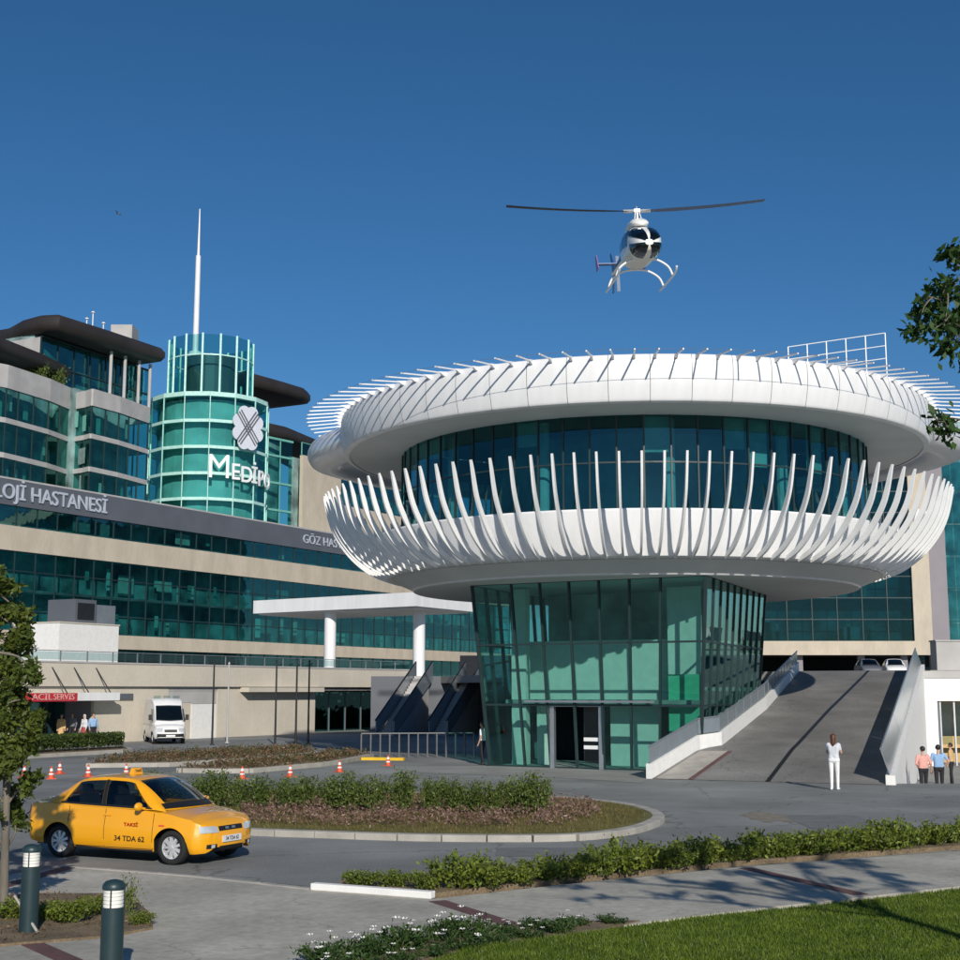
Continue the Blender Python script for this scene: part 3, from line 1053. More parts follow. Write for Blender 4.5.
# ================================================================== THE LONG HOSPITAL BUILDING
hosp = thing('hospital_building', 'long beige and green glass hospital with a glass tower and a thin spire', 'building', (*L(40, 38), TZ))
HO = Vector((*L(40, 38), TZ))
def W3(u, v, z, o=O_FAC, rel=None):
    p = L(u, v, o)
    q = Vector((p.x, p.y, z))
    return q - rel if rel is not None else q
def fbox(u0, u1, v0, v1, z0, z1, name, material, parent, o=O_FAC, rel=None):
    m_ = MB()
    m_.hexa([W3(u0, v0, z0, o, rel), W3(u1, v0, z0, o, rel), W3(u1, v1, z0, o, rel), W3(u0, v1, z0, o, rel),
             W3(u0, v0, z1, o, rel), W3(u1, v0, z1, o, rel), W3(u1, v1, z1, o, rel), W3(u0, v1, z1, o, rel)])
    return m_.build(name, material, parent)
U0, U1 = 8.0, 112.0
FV = 38.0
frng = random.Random(11)
def glass_strip(u0, u1, z0, z1, v, cols, rows, glass, frame, parent, rel, o=O_FAC, curtains=0.3, depth=5.0):
    """a band of windows: every pane an object, the bars between them one frame, rooms behind"""
    cw, rh = (u1 - u0) / cols, (z1 - z0) / rows
    p0 = MB()
    a, d3, n3 = Vector((0, 0, 0)), Vector((DV.x, DV.y, 0)), Vector((NB.x, NB.y, 0))
    p0.hexa([d3 * .03, d3 * (cw - .03), d3 * (cw - .03) + n3 * .03, d3 * .03 + n3 * .03,
             d3 * .03 + Vector((0, 0, rh - .06)), d3 * (cw - .03) + Vector((0, 0, rh - .06)), d3 * (cw - .03) + n3 * .03 + Vector((0, 0, rh - .06)),
             d3 * .03 + n3 * .03 + Vector((0, 0, rh - .06))])
    pm = p0.mesh('pane', glass)
    for i in range(cols):
        for j in range(rows):
            link('pane', pm, parent, W3(u0 + i * cw, v, z0 + j * rh + .03, o, rel))
    fm = MB()
    for i in range(cols + 1):
        fm.beam(W3(u0 + i * cw, v, z0, o, rel), W3(u0 + i * cw, v, z1, o, rel), .07, .14, up=(NB.x, NB.y, 0))
    for j in range(rows + 1):
        fm.beam(W3(u0, v, z0 + j * rh, o, rel), W3(u1, v, z0 + j * rh, o, rel), .13, .08)
    fm.build('window_frame', frame, parent)
    for i in range(cols):
        if frng.random() < curtains:
            w_ = cw * frng.uniform(.15, .8)
            z_ = z0 + frng.uniform(0, .3) * (z1 - z0)
            hgt = min(z1 - .1, z_ + frng.uniform(.9, 2.6))
            m_ = frng.choice(['curtain', 'curtain', 'interior_slab', 'interior_white'])
            ua = u0 + i * cw + frng.uniform(.05, cw - w_)
            fbox(ua, ua + w_, v + .35, v + .42, z_, hgt, 'curtain', m_, parent, o, rel)
# beige bands, sign band, windows (heights from the photograph)
fbox(U0, U1, FV, FV + .5, 6.8, 8.1, 'wall_band', 'beige_stone', hosp, rel=HO)
fbox(U0, U1, FV, FV + .5, 14.95, 17.1, 'wall_band', 'beige_stone', hosp, rel=HO)
fbox(U0, U1, FV - .05, FV + .5, 18.85, 21.1, 'sign_band', 'grey_cladding', hosp, rel=HO)
fbox(U0, U1, FV - .03, FV + .55, 21.1, 21.25, 'coping', 'parapet_grey', hosp, rel=HO)
NCOL = 44
glass_strip(U0, U1, 8.1, 14.95, FV + .15, NCOL, 4, 'glass_blue', 'dark_frame', hosp, HO, curtains=0)
glass_strip(U0, U1, 17.1, 18.85, FV + .15, NCOL, 1, 'glass_blue', 'dark_frame', hosp, HO, curtains=0)
glass_strip(U0, U1, 4.3, 6.8, FV + .3, NCOL, 1, 'glass_blue', 'dark_frame', hosp, HO, curtains=0)
for (za, zb) in ((8.15, 9.6), (11.6, 14.9), (11.6, 14.0), (8.3, 10.8), (17.1, 18.8)):      # curtains, lamps, furniture by the windows
    for i in range(NCOL):
        if frng.random() < .36:
            cw = (U1 - U0) / NCOL
            w_ = cw * frng.choice((.16, .2, .35, .5, .9))
            ua = U0 + i * cw + frng.uniform(.05, cw - w_)
            zc = frng.uniform(za, (za + zb) / 2)
            v0 = FV + .5 + frng.uniform(0, 1.2)
            fbox(ua, ua + w_, v0, v0 + .06, zc, min(zb, zc + frng.uniform(.7, 2.2)), 'curtain', frng.choice(('curtain', 'interior_slab', 'pale_green', 'green_frame')), hosp, rel=HO)
fbox(U0, U1, FV + 2.4, FV + 2.6, 4.2, 21.0, 'inner_wall', 'interior', hosp, rel=HO)
for z in (8.0, 11.45, 14.95, 17.05, 18.8):
    fbox(U0, U1, FV + .5, FV + 2.4, z, z + .25, 'floor_slab', 'interior', hosp, rel=HO)
fbox(U0, U1, FV + .6, FV + 40, 20.6, 21.0, 'roof', 'deck', hosp, rel=HO)
# lettering on the sign band: it runs out of the picture on the left
ux, uz = Vector((DV.x, DV.y, 0)), Vector((0, 0, 1))
fn = -Vector((NB.x, NB.y, 0))
ua = FU(2, 490, FV)[0]
ub = FU(106, 508, FV)[0]
wsp = ub - ua
me_try = text_mesh('ONKOLOJİ HASTANESİ', 'tmp', 'sign_silver', 1.75, .1, (1, 1))
full = max(v_.co.x for v_ in me_try.vertices) - min(v_.co.x for v_ in me_try.vertices)
vis = text_mesh('OJİ HASTANESİ', 'tmp', 'sign_silver', 1.75, .1, (1, 1))
vw = max(v_.co.x for v_ in vis.vertices) - min(v_.co.x for v_ in vis.vertices)
kx = wsp / vw
cu_ = ub - full * kx / 2
place_text('ONKOLOJİ HASTANESİ', 'sign_lettering', 'sign_silver', W3(cu_, FV - .12, 19.95) - HO, ux, uz, 1.75, hosp, .12, (kx, 1.05), .012)
ua = FU(295, 537, FV)[0]
place_text('GÖZ HASTANESİ', 'sign_lettering', 'sign_silver', W3(ua + 7.4, FV - .12, 19.95) - HO, ux, uz, 1.35, hosp, .1, (1.15, 1.05))

# ---- upper storeys: glazed bays, tower, penthouse, roofs
def facets(pts, floors, pane_h, glass, bandmat, frame, parent, colw=2.2, band=0.7, closed=False, proud=.12, bandmat_top=None, top_h=None):
    """storeys of glass with a band at every floor along a broken plan line (left to right)"""
    n = len(pts)
    for i in range(n if closed else n - 1):
        a, b = Vector(pts[i]), Vector(pts[(i + 1) % n])
        t_ = (b - a).normalized()
        nr = Vector((t_.y, -t_.x))
        ln = (b - a).length
        nc = max(1, round(ln / colw))
        fm = MB()
        for k, z in enumerate(floors):
            last = k == len(floors) - 1
            bh = top_h if (last and top_h) else band
            m_ = MB()
            m_.hexa([(*(a + nr * proud), z), (*(b + nr * proud), z), (*(b - nr * .3), z), (*(a - nr * .3), z),
                     (*(a + nr * proud), z + bh), (*(b + nr * proud), z + bh), (*(b - nr * .3), z + bh), (*(a - nr * .3), z + bh)])
            m_.v = [Vector(q) - HO for q in m_.v]
            m_.build('floor_band', (bandmat_top if last and bandmat_top else bandmat), parent)
            if last:
                continue
            zt = floors[k + 1]
            for c in range(nc):
                p, q = a.lerp(b, c / nc), a.lerp(b, (c + 1) / nc)
                p, q = p + t_ * .03, q - t_ * .03
                g = MB()
                g.extrude([Vector((*p, z + bh)) - HO, Vector((*q, z + bh)) - HO, Vector((*q, zt)) - HO, Vector((*p, zt)) - HO], -Vector((*nr, 0)) * .03)
                g.build('pane', glass, parent)
                mm = MB()
                p0 = a.lerp(b, c / nc)
                mm.beam(Vector((*p0, z + bh)) - HO, Vector((*p0, zt)) - HO, .09, .16, up=(*nr, 0))
                mm.build('mullion', frame, parent)
def gz(px, py, z):
    return G(px, py, z).xy
ZB = 33.3
b1 = [gz(-60, 350, ZB), gz(8, 363, ZB), gz(20, 367, ZB), gz(50, 377, ZB), gz(72, 387, ZB), gz(81, 393, ZB), gz(84, 398, ZB), gz(84, 398, ZB) + NB * 6]
facets(b1, [20.9, 24.3, 27.6, 30.9], 2.7, 'glass_tower', 'parapet_grey', 'dark_frame', hosp, 1.9, .48, top_h=2.2)
b2 = [gz(87, 386, ZB) + NB * 5, gz(87, 384, ZB), gz(93, 382, ZB), gz(120, 390, ZB), gz(149, 401, ZB), gz(149, 401, ZB) + NB * 6]
facets(b2, [20.9, 24.3, 27.6, 30.9], 2.7, 'glass_tower', 'parapet_grey', 'dark_frame', hosp, 1.9, .48, top_h=1.7)
for pts in (b1, b2):
    c0 = [p for p in pts]
    m_ = MB()
    back = [c0[-1] + NB * 6, c0[0] + NB * 8]
    m_.prism([(p.x - HO.x, p.y - HO.y) for p in [Vector(q) for q in ccw([(p.x, p.y) for p in [q + NB * 2.6 for q in c0] + back])]], 21 - HO.z, 33.0 - HO.z)
    m_.build('inner_wall', 'interior', hosp)
    for z in (24.3, 27.6):
        m_ = MB()
        m_.prism([(p[0] - HO.x, p[1] - HO.y) for p in ccw([(p.x, p.y) for p in [q + NB * .35 for q in c0] + back])], z - HO.z, z + .3 - HO.z)
        m_.build('floor_slab', 'interior_slab', hosp)
    for i in range(len(c0) - 1):               # curtains by the windows
        for _ in range(4):
            p = c0[i].lerp(c0[i + 1], frng.uniform(.05, .9)) + NB * frng.uniform(.6, 1.4)
            z = frng.choice((21.6, 25, 28.3)) + frng.uniform(0, 1)
            t_ = (c0[i + 1] - c0[i]).normalized() * frng.uniform(.2, .7)
            m_ = MB()
            m_.extrude([Vector((*p, z)) - HO, Vector((*(p + t_), z)) - HO, Vector((*(p + t_), z + 1.6)) - HO, Vector((*p, z + 1.6)) - HO], Vector((*NB, 0)) * .05)
            m_.build('curtain', frng.choice(('curtain', 'interior_slab', 'green_frame')), hosp)
# round glass tower, many-sided
tc = L(*[FU(209, 440, 50)[0]], 50)
TR_ = 6.9
ang0 = math.atan2(-tc.y, -tc.x)
ring = [Vector((tc.x + TR_ * math.cos(ang0 + R(a)), tc.y + TR_ * math.sin(ang0 + R(a)))) for a in range(-120, 121, 24)]
facets(ring, [20.95, 24.0, 26.9, 29.9, 32.9, 35.9], 2.4, 'glass_tower', 'pale_green', 'pale_green', hosp, 3.2, .34, top_h=.5, proud=.06)
m_ = MB()
m_.lathe([(TR_ * .84, 21 - HO.z), (TR_ * .84, 35.7 - HO.z)], 24, (tc.x - HO.x, tc.y - HO.y))
m_.build('inner_wall', 'tower_inner', hosp)
for z in (24.0, 26.9, 29.9, 32.9, 35.9):
    m_ = MB()
    m_.lathe([(0, z + .1 - HO.z), (TR_ * .93, z + .1 - HO.z), (TR_ * .93, z + .3 - HO.z), (0, z + .3 - HO.z)], 24, (tc.x - HO.x, tc.y - HO.y))
    m_.build('floor_slab', 'pale_green', hosp)
# crown of glass blades on posts
cr = 4.9
crown = [Vector((tc.x + cr * math.cos(ang0 + R(a)), tc.y + cr * math.sin(ang0 + R(a)))) for a in range(-180, 180, 24)]
cm = MB()
for i, p in enumerate(crown):
    cm.beam(Vector((*p, 36.2)) - HO, Vector((*p, 43.7)) - HO, .22, .22)
for z in (41.2,):
    for i in range(len(crown)):
        cm.beam(Vector((*crown[i - 1], z)) - HO, Vector((*crown[i], z)) - HO, .14, .14)
cm.build('crown_frame', 'pale_green', hosp)
for i in range(len(crown)):
    a, b = crown[i - 1], crown[i]
    for (z0, z1) in ((36.2, 41.1), (41.3, 43.6)):
        g = MB()
        g.extrude([Vector((*a.lerp(b, .03), z0)) - HO, Vector((*a.lerp(b, .97), z0)) - HO, Vector((*a.lerp(b, .97), z1)) - HO, Vector((*a.lerp(b, .03), z1)) - HO], (0, 0.03, 0))
        g.build('crown_pane', 'glass_tower', hosp)
m_ = MB()
m_.lathe([(3.2, 36.2 - HO.z), (3.2, 41.6 - HO.z), (0, 41.6 - HO.z)], 20, (tc.x - HO.x, tc.y - HO.y))
m_.build('plant_room', 'grey_cladding', hosp)
# spire
sp = V(196, 330, tc.y)
tip = V(198, 209, tc.y)
zj = V(197, 256, tc.y).z
m_ = MB()
m_.tube([Vector((sp.x, sp.y, 41.6)) - HO, Vector((sp.x, sp.y, 42.6)) - HO], [1.0, .8], 12)
m_.tube([Vector((sp.x, sp.y, 42.6)) - HO, Vector((sp.x, sp.y, zj)) - HO], [.36, .30], 12)
m_.tube([Vector((sp.x, sp.y, zj)) - HO, Vector((sp.x, sp.y, tip.z)) - HO], [.17, .06], 10)
m_.build('spire', 'white_metal', hosp, True, 40)
# lettering and emblem on the tower, standing off the glass
right = Vector((-math.sin(ang0), math.cos(ang0), 0))
def on_tower(px, py, off):
    """point on the tower's front tangent, off metres before the glass"""
    d = ray(px, py)
    best = None
    rr = TR_ + off
    A_ = d.x ** 2 + d.y ** 2
    B_ = -2 * (d.x * tc.x + d.y * tc.y)
    C_ = tc.x ** 2 + tc.y ** 2 - rr ** 2
    D_ = max(0, B_ * B_ - 4 * A_ * C_)
    t = (-B_ - math.sqrt(D_)) / (2 * A_)
    return Vector((0, 0, CAMZ)) + d * t
letters = [('M', 219, 467.5, 3.5), ('E', 235.5, 472.5, 2.35), ('D', 246.5, 475.5, 2.35), ('İ', 254.5, 476.5, 2.35), ('P', 260.8, 479.5, 2.35), ('O', 267, 482, 2.35)]
for ch, px, py, sz in letters:
    p = on_tower(px, py, .35)
    nrm = Vector((p.x - tc.x, p.y - tc.y, 0)).normalized()
    rt = Vector((-nrm.y, nrm.x, 0))
    place_text(ch, 'sign_letter', 'sign_white', p - HO, rt, uz, sz, hosp, .15, (1.0, 1.1), .0 if ch == 'M' else .02)
p = on_tower(248, 428, .5)
nrm = Vector((p.x - tc.x, p.y - tc.y, 0)).normalized()
nrm = (nrm + Vector((.25, -.5, 0))).normalized()
rt = Vector((-nrm.y, nrm.x, 0))
def emb(x, z, d=0.0):
    return p + rt * x + uz * z + nrm * d - HO
em = MB()                                        # eight-petalled rosette crossed by bands
for k in range(8):
    a = R(45 * k + 22.5)
    cx, cz = 1.3 * math.cos(a), 1.85 * math.sin(a)
    lobe = [emb(cx + .78 * math.cos(b + a), cz + .82 * math.sin(b + a), -.1) for b in [2 * math.pi * q / 14 for q in range(14)]]
    em.extrude(lobe, nrm * (.12 + .004 * k))
em.extrude([emb(1.35 * math.cos(2 * math.pi * q / 20), 1.9 * math.sin(2 * math.pi * q / 20), -.1) for q in range(20)], nrm * .11)
em.build('emblem', 'emblem_grey', hosp)
em = MB()
for sgn in (-1, 1):
    for off in (-.38, 0, .38):
        a, b = emb(-1.2 + off * .6, sgn * (-1.75) - sgn * off * .6, .09), emb(1.2 + off * .6, sgn * 1.75 - sgn * off * .6, .09)
        em.beam(a, b, .13, .05 + .004 * (off + sgn), up=nrm)
em.build('emblem_bands', 'grey_cladding', hosp)
# penthouse behind the bays with posts
zP = 39.2
ph = [gz(52, 333, zP) + NB * 1.5, gz(160, 368, zP) + NB * 1.5]
facets(ph, [33.2, 36.2, 39.0], 3, 'glass_blue', 'dark_frame', 'dark_frame', hosp, 2.4, .12)
m_ = MB()
m_.prism([(p.x - HO.x, p.y - HO.y) for p in [ph[0] + NB * 1, ph[1] + NB * 1, ph[1] + NB * 10, ph[0] + NB * 10]], 33 - HO.z, 39.4 - HO.z)
m_.build('inner_wall', 'interior', hosp)
m_ = MB()
pA = gz(38, 335, zP)
m_.prism(ccw([(q.x - HO.x, q.y - HO.y) for q in (pA + NB * 2, ph[0], ph[0] + NB * 9, pA + NB * 9)]), 33 - HO.z, 39 - HO.z)
m_.build('penthouse_wall', 'parapet_grey', hosp)
for px in (108, 122, 136, 147):
    q = gz(px, 352 + (px - 108) * .33, zP) - NB * .5
    m_ = MB()
    m_.tube([Vector((*q, 33.2)) - HO, Vector((*q, 39.2)) - HO], .18, 8)
    m_.build('post', 'parapet_grey', hosp)
def slab(px, z0, z1, depth, bull, curve_left=None):
    front = [gz(x, y, z1) for x, y in px]
    pts = front + [front[-1] + NB * depth, front[0] + NB * depth * .6]
    pts = ccw([(q.x - HO.x, q.y - HO.y) for q in pts])
    m_ = MB()
    round_slab(m_, pts, z0 - HO.z, z1 - HO.z, bull)
    return m_.build('roof_slab', 'roof_brown', hosp, True, 50)
slab([(6, 326), (20, 318), (38, 313), (60, 312), (110, 328), (166, 347)], 39.3, 41.2, 14, .9)
slab([(-60, 318), (0, 334), (45, 352), (72, 366), (101, 383)], 35.2, 36.9, 9, .8)
slab([(246, 369), (285, 380), (306, 386.5), (311, 391)], 39.3, 41.2, 12, .9)
slab([(268, 421), (290, 426), (318, 438), (350, 452)], 33.4, 35.2, 10, .8)
# tall block right of the tower: balconies, green glass and a plain beige wall
zr = 33.0
w0, w1, w2 = gz(258, 425, zr) + NB * 3, gz(288, 436, zr) + NB * 3, gz(306, 442, zr) + NB * 2
facets([w0, w1], [20.95, 24.3, 27.6, 30.9, 33.0], 2.7, 'glass_tower', 'parapet_grey', 'dark_frame', hosp, 2.2, .5)
facets([w1, w2], [20.95, 24.3, 27.6, 30.9, 33.0], 2.7, 'glass_tower', 'green_frame', 'green_frame', hosp, 2.2, .25)
m_ = MB()
m_.prism(ccw([(q.x - HO.x, q.y - HO.y) for q in (w0 + NB * 2, w2 + NB * 2, w2 + NB * 12, w0 + NB * 12)]), 21 - HO.z, 33.2 - HO.z)
m_.build('inner_wall', 'interior', hosp)
uu = FU(303, 470, FV + 7)[0]
ue = uu + 34
zt = 31.6
vv = FV + 7
fbox(uu, uu + 8.2, vv, vv + .5, 21, zt, 'end_wall', 'beige_stone', hosp, rel=HO)
fbox(uu + 8.2, ue, vv, vv + .5, 21, 26.4, 'end_wall', 'beige_stone', hosp, rel=HO)
fbox(uu + 8.2, ue, vv, vv + .5, 30.2, zt, 'end_wall', 'beige_stone', hosp, rel=HO)
glass_strip(uu + 8.2, ue, 26.4, 30.2, vv + .25, 10, 2, 'glass_blue', 'dark_frame', hosp, HO, curtains=.2)
fbox(uu, ue, vv + 2, vv + 2.2, 21, zt, 'inner_wall', 'interior', hosp, rel=HO)
glass_strip(uu, ue, zt, zt + 1.6, vv + .25, 16, 1, 'glass_tower', 'green_frame', hosp, HO, curtains=0)
# rooftop bits: lift housing, aerials
q = gz(150, 345, 41.0) + NB * 4
m_ = MB()
m_.prism(ccw([(q.x - HO.x + a, q.y - HO.y + b) for a, b in ((-1.2, -1), (1.2, -1), (1.2, 2), (-1.2, 2))]), 40 - HO.z, 43.6 - HO.z)
m_.build('lift_housing', 'parapet_grey', hosp)
m_ = MB()
for px, h in ((107, .9), (113, 1.6), (124, .4)):
    q = gz(px, 330, 41.0) + NB * 3
    m_.tube([Vector((*q, 40.8)) - HO, Vector((*q, 41.6 + h)) - HO], .06, 6)
    m_.lathe([(0.0, 41.6 + h - HO.z), (.20, 41.7 + h - HO.z), (.18, 41.8 + h - HO.z), (0, 41.9 + h - HO.z)], 10, (q.x - HO.x, q.y - HO.y))
m_.build('aerial', 'white_metal', hosp)

# ================================================================== PODIUM under the terrace
PO = Vector((*L(0, 0, O_POD), 0))
pod = thing('podium_wall', 'long low beige podium wall with reveal line below the hospital terrace', 'wall', PO)
PT = FU(160, 665, 0, O_POD)[1]
PL = FU(160, 687.5, 0, O_POD)[1]
eL, eR = FU(14, 700, 0, O_POD)[0], FU(97, 700, 0, O_POD)[0]
EH = FU(60, 701, 0, O_POD)[1]
def pbox(u0, u1, v0, v1, z0, z1, name, material, parent=pod):
    return fbox(u0, u1, v0, v1, z0, z1, name, material, parent, O_POD, PO)
# facing slabs of the parapet and the wall below, each a piece with an open joint
def slabs(u0, u1, v0, v1, z0, z1, w_, material='beige_light'):
    n = max(1, round((u1 - u0) / w_))
    for k in range(n):
        a, b = u0 + (u1 - u0) * k / n, u0 + (u1 - u0) * (k + 1) / n
        pbox(a + .012, b - .012, v0, v1, z0, z1, 'wall_slab', material)
slabs(-30, POD_END, 0, .25, PL + .06, PT, 4.2)
pbox(-30, POD_END, .25, .45, PL - .2, PT - .03, 'wall_core', 'parapet_grey')
pbox(-30, POD_END, -.04, .5, PT, PT + .1, 'coping', 'parapet_grey')
slabs(-30, eL, .22, .45, 0, PL - .02, 4.2)
g0, g1, g2 = FU(171, 700, 0, O_POD)[0], FU(195, 700, 0, O_POD)[0], FU(220, 700, 0, O_POD)[0]
slabs(eR, g0, .22, .45, 0, PL - .02, 3.0)
slabs(g2, POD_MID, .22, .45, 0, PL - .02, 3.2)
pbox(g0, g1 - .02, .30, .45, 0, FU(180, 703, 0, O_POD)[1], 'wall_panel', 'beige_light')
pbox(g0, g1 - .02, .28, .45, FU(180, 703, 0, O_POD)[1] + .02, PL - .05, 'grey_louvre', 'parapet_grey')
pbox(g1, g2 - .02, .28, .45, FU(207, 704, 0, O_POD)[1] + .02, PL - .05, 'grey_louvre', 'parapet_grey')
pbox(g1 + .03, g2 - .05, .26, .40, 0, FU(207, 704, 0, O_POD)[1], 'service_door', 'white_paint')
# shallow bay with a shadow gap on the right
r0, r1 = FU(242, 700, 0, O_POD)[0], POD_MID
pbox(r0, r1, -.55, .2, PL - .28, PL + .02, 'canopy_ledge', 'beige_light')
# left entrance: dark recess, side walls, glass doors
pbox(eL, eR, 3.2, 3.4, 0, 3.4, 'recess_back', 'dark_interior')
pbox(eL, eR, .45, 3.2, EH + .1, EH + .3, 'recess_ceiling', 'parapet_grey')
pbox(eR, eR + .3, .45, 3.2, 0, 3.4, 'recess_side', 'wall_grey')
pbox(eL - .3, eL, .45, 3.2, 0, 3.4, 'recess_side', 'wall_grey')
pbox(eL, eR, .22, .45, EH + .1, PL - .02, 'recess_lintel', 'beige_light')
for k in range(4):
    a, b = eL + (eR - eL) * k / 4, eL + (eR - eL) * (k + 1) / 4
    pbox(a + .08, b - .08, 2.4, 2.44, 0.05, EH - .1, 'entrance_pane', 'glass_blue')
    pbox(a - .05, a + .05, 2.36, 2.48, 0.0, EH - .05, 'entrance_post', 'dark_frame')
# right entrance under the terrace, glazed
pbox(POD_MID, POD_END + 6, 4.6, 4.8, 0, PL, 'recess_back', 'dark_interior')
pbox(POD_MID - .3, POD_MID, .45, 4.6, 0, PL, 'recess_side', 'beige_light')
pbox(POD_MID, POD_END, .25, 4.6, PL - .2, PL, 'recess_ceiling', 'parapet_grey')
for k in range(6):
    a, b = POD_MID + (POD_END - POD_MID) * k / 6, POD_MID + (POD_END - POD_MID) * (k + 1) / 6
    pbox(a + .06, b - .06, 2.0, 2.04, .05, PL - .3, 'entrance_pane', 'glass_blue')
    pbox(a - .05, a + .05, 1.96, 2.08, 0, PL - .2, 'entrance_post', 'steel_grey')
# glass balustrade on the terrace edge
bal = thing('terrace_balustrade', 'low glass balustrade with thin posts along the podium top', 'railing', W3(0, .3, PT + .1, O_POD))
BO = W3(0, .3, PT + .1, O_POD)
n = 26
for k in range(n):
    a, b = -28 + (POD_END + 28) * k / n, -28 + (POD_END + 28) * (k + 1) / n
    fbox(a + .06, b - .06, .29, .31, PT + .18, PT + .62, 'glass_panel', 'glass_rail', bal, O_POD, BO)
    fbox(a - .025, a + .025, .27, .33, PT + .1, PT + .66, 'post', 'steel_grey', bal, O_POD, BO)
fbox(-28, POD_END, .26, .34, PT + .66, PT + .70, 'handrail', 'steel_grey', bal, O_POD, BO)
# entrance sign, white board and the ties that hold them
sg = thing('entrance_sign', 'red entrance sign with pale lettering hung before the dark doorway', 'sign', W3(eL, -.9, EH, O_POD))
SO = W3(eL, -.9, EH, O_POD)
s0, s1, s2 = FU(26, 695, -.9, O_POD)[0], FU(78, 695, -.9, O_POD)[0], FU(120, 695, -.9, O_POD)[0]
za, zb = FU(50, 701.5, -.9, O_POD)[1], FU(50, 693, -.9, O_POD)[1]
fbox(s0, s1 - .03, -.9, -.7, za, zb, 'sign_board', 'sign_red', sg, O_POD, SO)
fbox(s1, s2, -.9, -.7, za + .03, zb + .02, 'white_board', 'white_panel', sg, O_POD, SO)
fbox(s0, s2, -.7, .2, zb - .16, zb - .05, 'canopy_plate', 'white_panel', sg, O_POD, SO)
place_text('ACİL', 'sign_lettering', 'sign_pink', W3(s0 + (s1 - s0) * .30, -.93, (za + zb) / 2, O_POD) - SO, ux, uz, .46, sg, .03, (1.35, 1.0))
place_text('SERVİS', 'sign_lettering', 'sign_pink', W3(s0 + (s1 - s0) * .72, -.93, (za + zb) / 2, O_POD) - SO, ux, uz, .46, sg, .03, (1.1, 1.0))
for px in (52, 74, 96):
    ua_ = FU(px, 670, 0, O_POD)[0]
    m_ = MB()
    m_.tube([W3(ua_, .0, PT - .25, O_POD) - SO, W3(ua_ + .5, -.75, zb - .04, O_POD) - SO], .035, 6)
    m_.build('tie_rod', 'black_metal', sg)
s3 = FU(134, 695, 0, O_POD)[0]
o = fbox(s2 + .25, s3, .05, .2, za + .1, zb - .05, 'wall_sign', 'grey_cladding', None, O_POD)
tag(o, 'small dark plate on the beige wall right of the white entrance board', 'sign')

# white box and tank on the terrace
BX = W3(-3, 6, TZ, O_POD)
bu0, bz = FU(58, 660, 6, O_POD)
bu1, bt = FU(119, 626, 6, O_POD)
vb = thing('rooftop_shaft', 'plain off-white box on the terrace with a vent housing on top', 'shaft', BX)
fbox(bu0, bu1, 6, 10, TZ, bt, 'shaft_wall', 'white_paint', vb, O_POD, BX)
fbox(bu0 - .05, bu1 + .05, 5.95, 10.05, bt, bt + .08, 'coping', 'beige_light', vb, O_POD, BX)
t0, t1 = FU(75, 615, 7, O_POD)[0], FU(96, 615, 7, O_POD)[0]
t2, tt = FU(119, 606, 7, O_POD)
fbox(t0, t1, 7, 9.4, bt + .08, tt + .25, 'vent_housing', 'grey_cladding', vb, O_POD, BX)
fbox(t0 + .2, t1 - .2, 6.95, 7.0, bt + .35, tt + .02, 'vent_grille', 'black_metal', vb, O_POD, BX)
fbox(t1 + .02, t2, 7.3, 9.2, bt + .08, tt, 'vent_duct', 'steel_grey', vb, O_POD, BX)

# ================================================================== FLAT CANOPY on two columns
ck = Vector((*V(416, 600, 106).xy, 0))
clf = Vector((*V(253.5, 600, 116.5).xy, 0))
crt = Vector((*V(474, 600, 114).xy, 0))
CT, CB = V(416, 592, 106).z, V(416, 606, 106).z
can = thing('entrance_canopy', 'flat white canopy on round white columns over the terrace', 'canopy', (ck.x, ck.y, TZ))
CO = Vector((ck.x, ck.y, TZ))
cpts = ccw([(p.x - CO.x, p.y - CO.y) for p in (clf, ck, crt, crt + (clf - ck) * 1.0)])
m_ = MB()
m_.prism(cpts, CB - TZ, CT - TZ)
m_.build('roof_plate', 'white_panel', can)
m_ = MB()
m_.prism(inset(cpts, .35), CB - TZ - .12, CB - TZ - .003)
m_.build('roof_soffit', 'soffit_grey', can)
for px, Y in ((330, 113), (419, 110.5)):
    q = V(px, 640, Y)
    m_ = MB()
    m_.tube([Vector((q.x, q.y, TZ)) - CO, Vector((q.x, q.y, CB - .05)) - CO], .48, 20)
    m_.build('column', 'white_panel', can, True, 40)

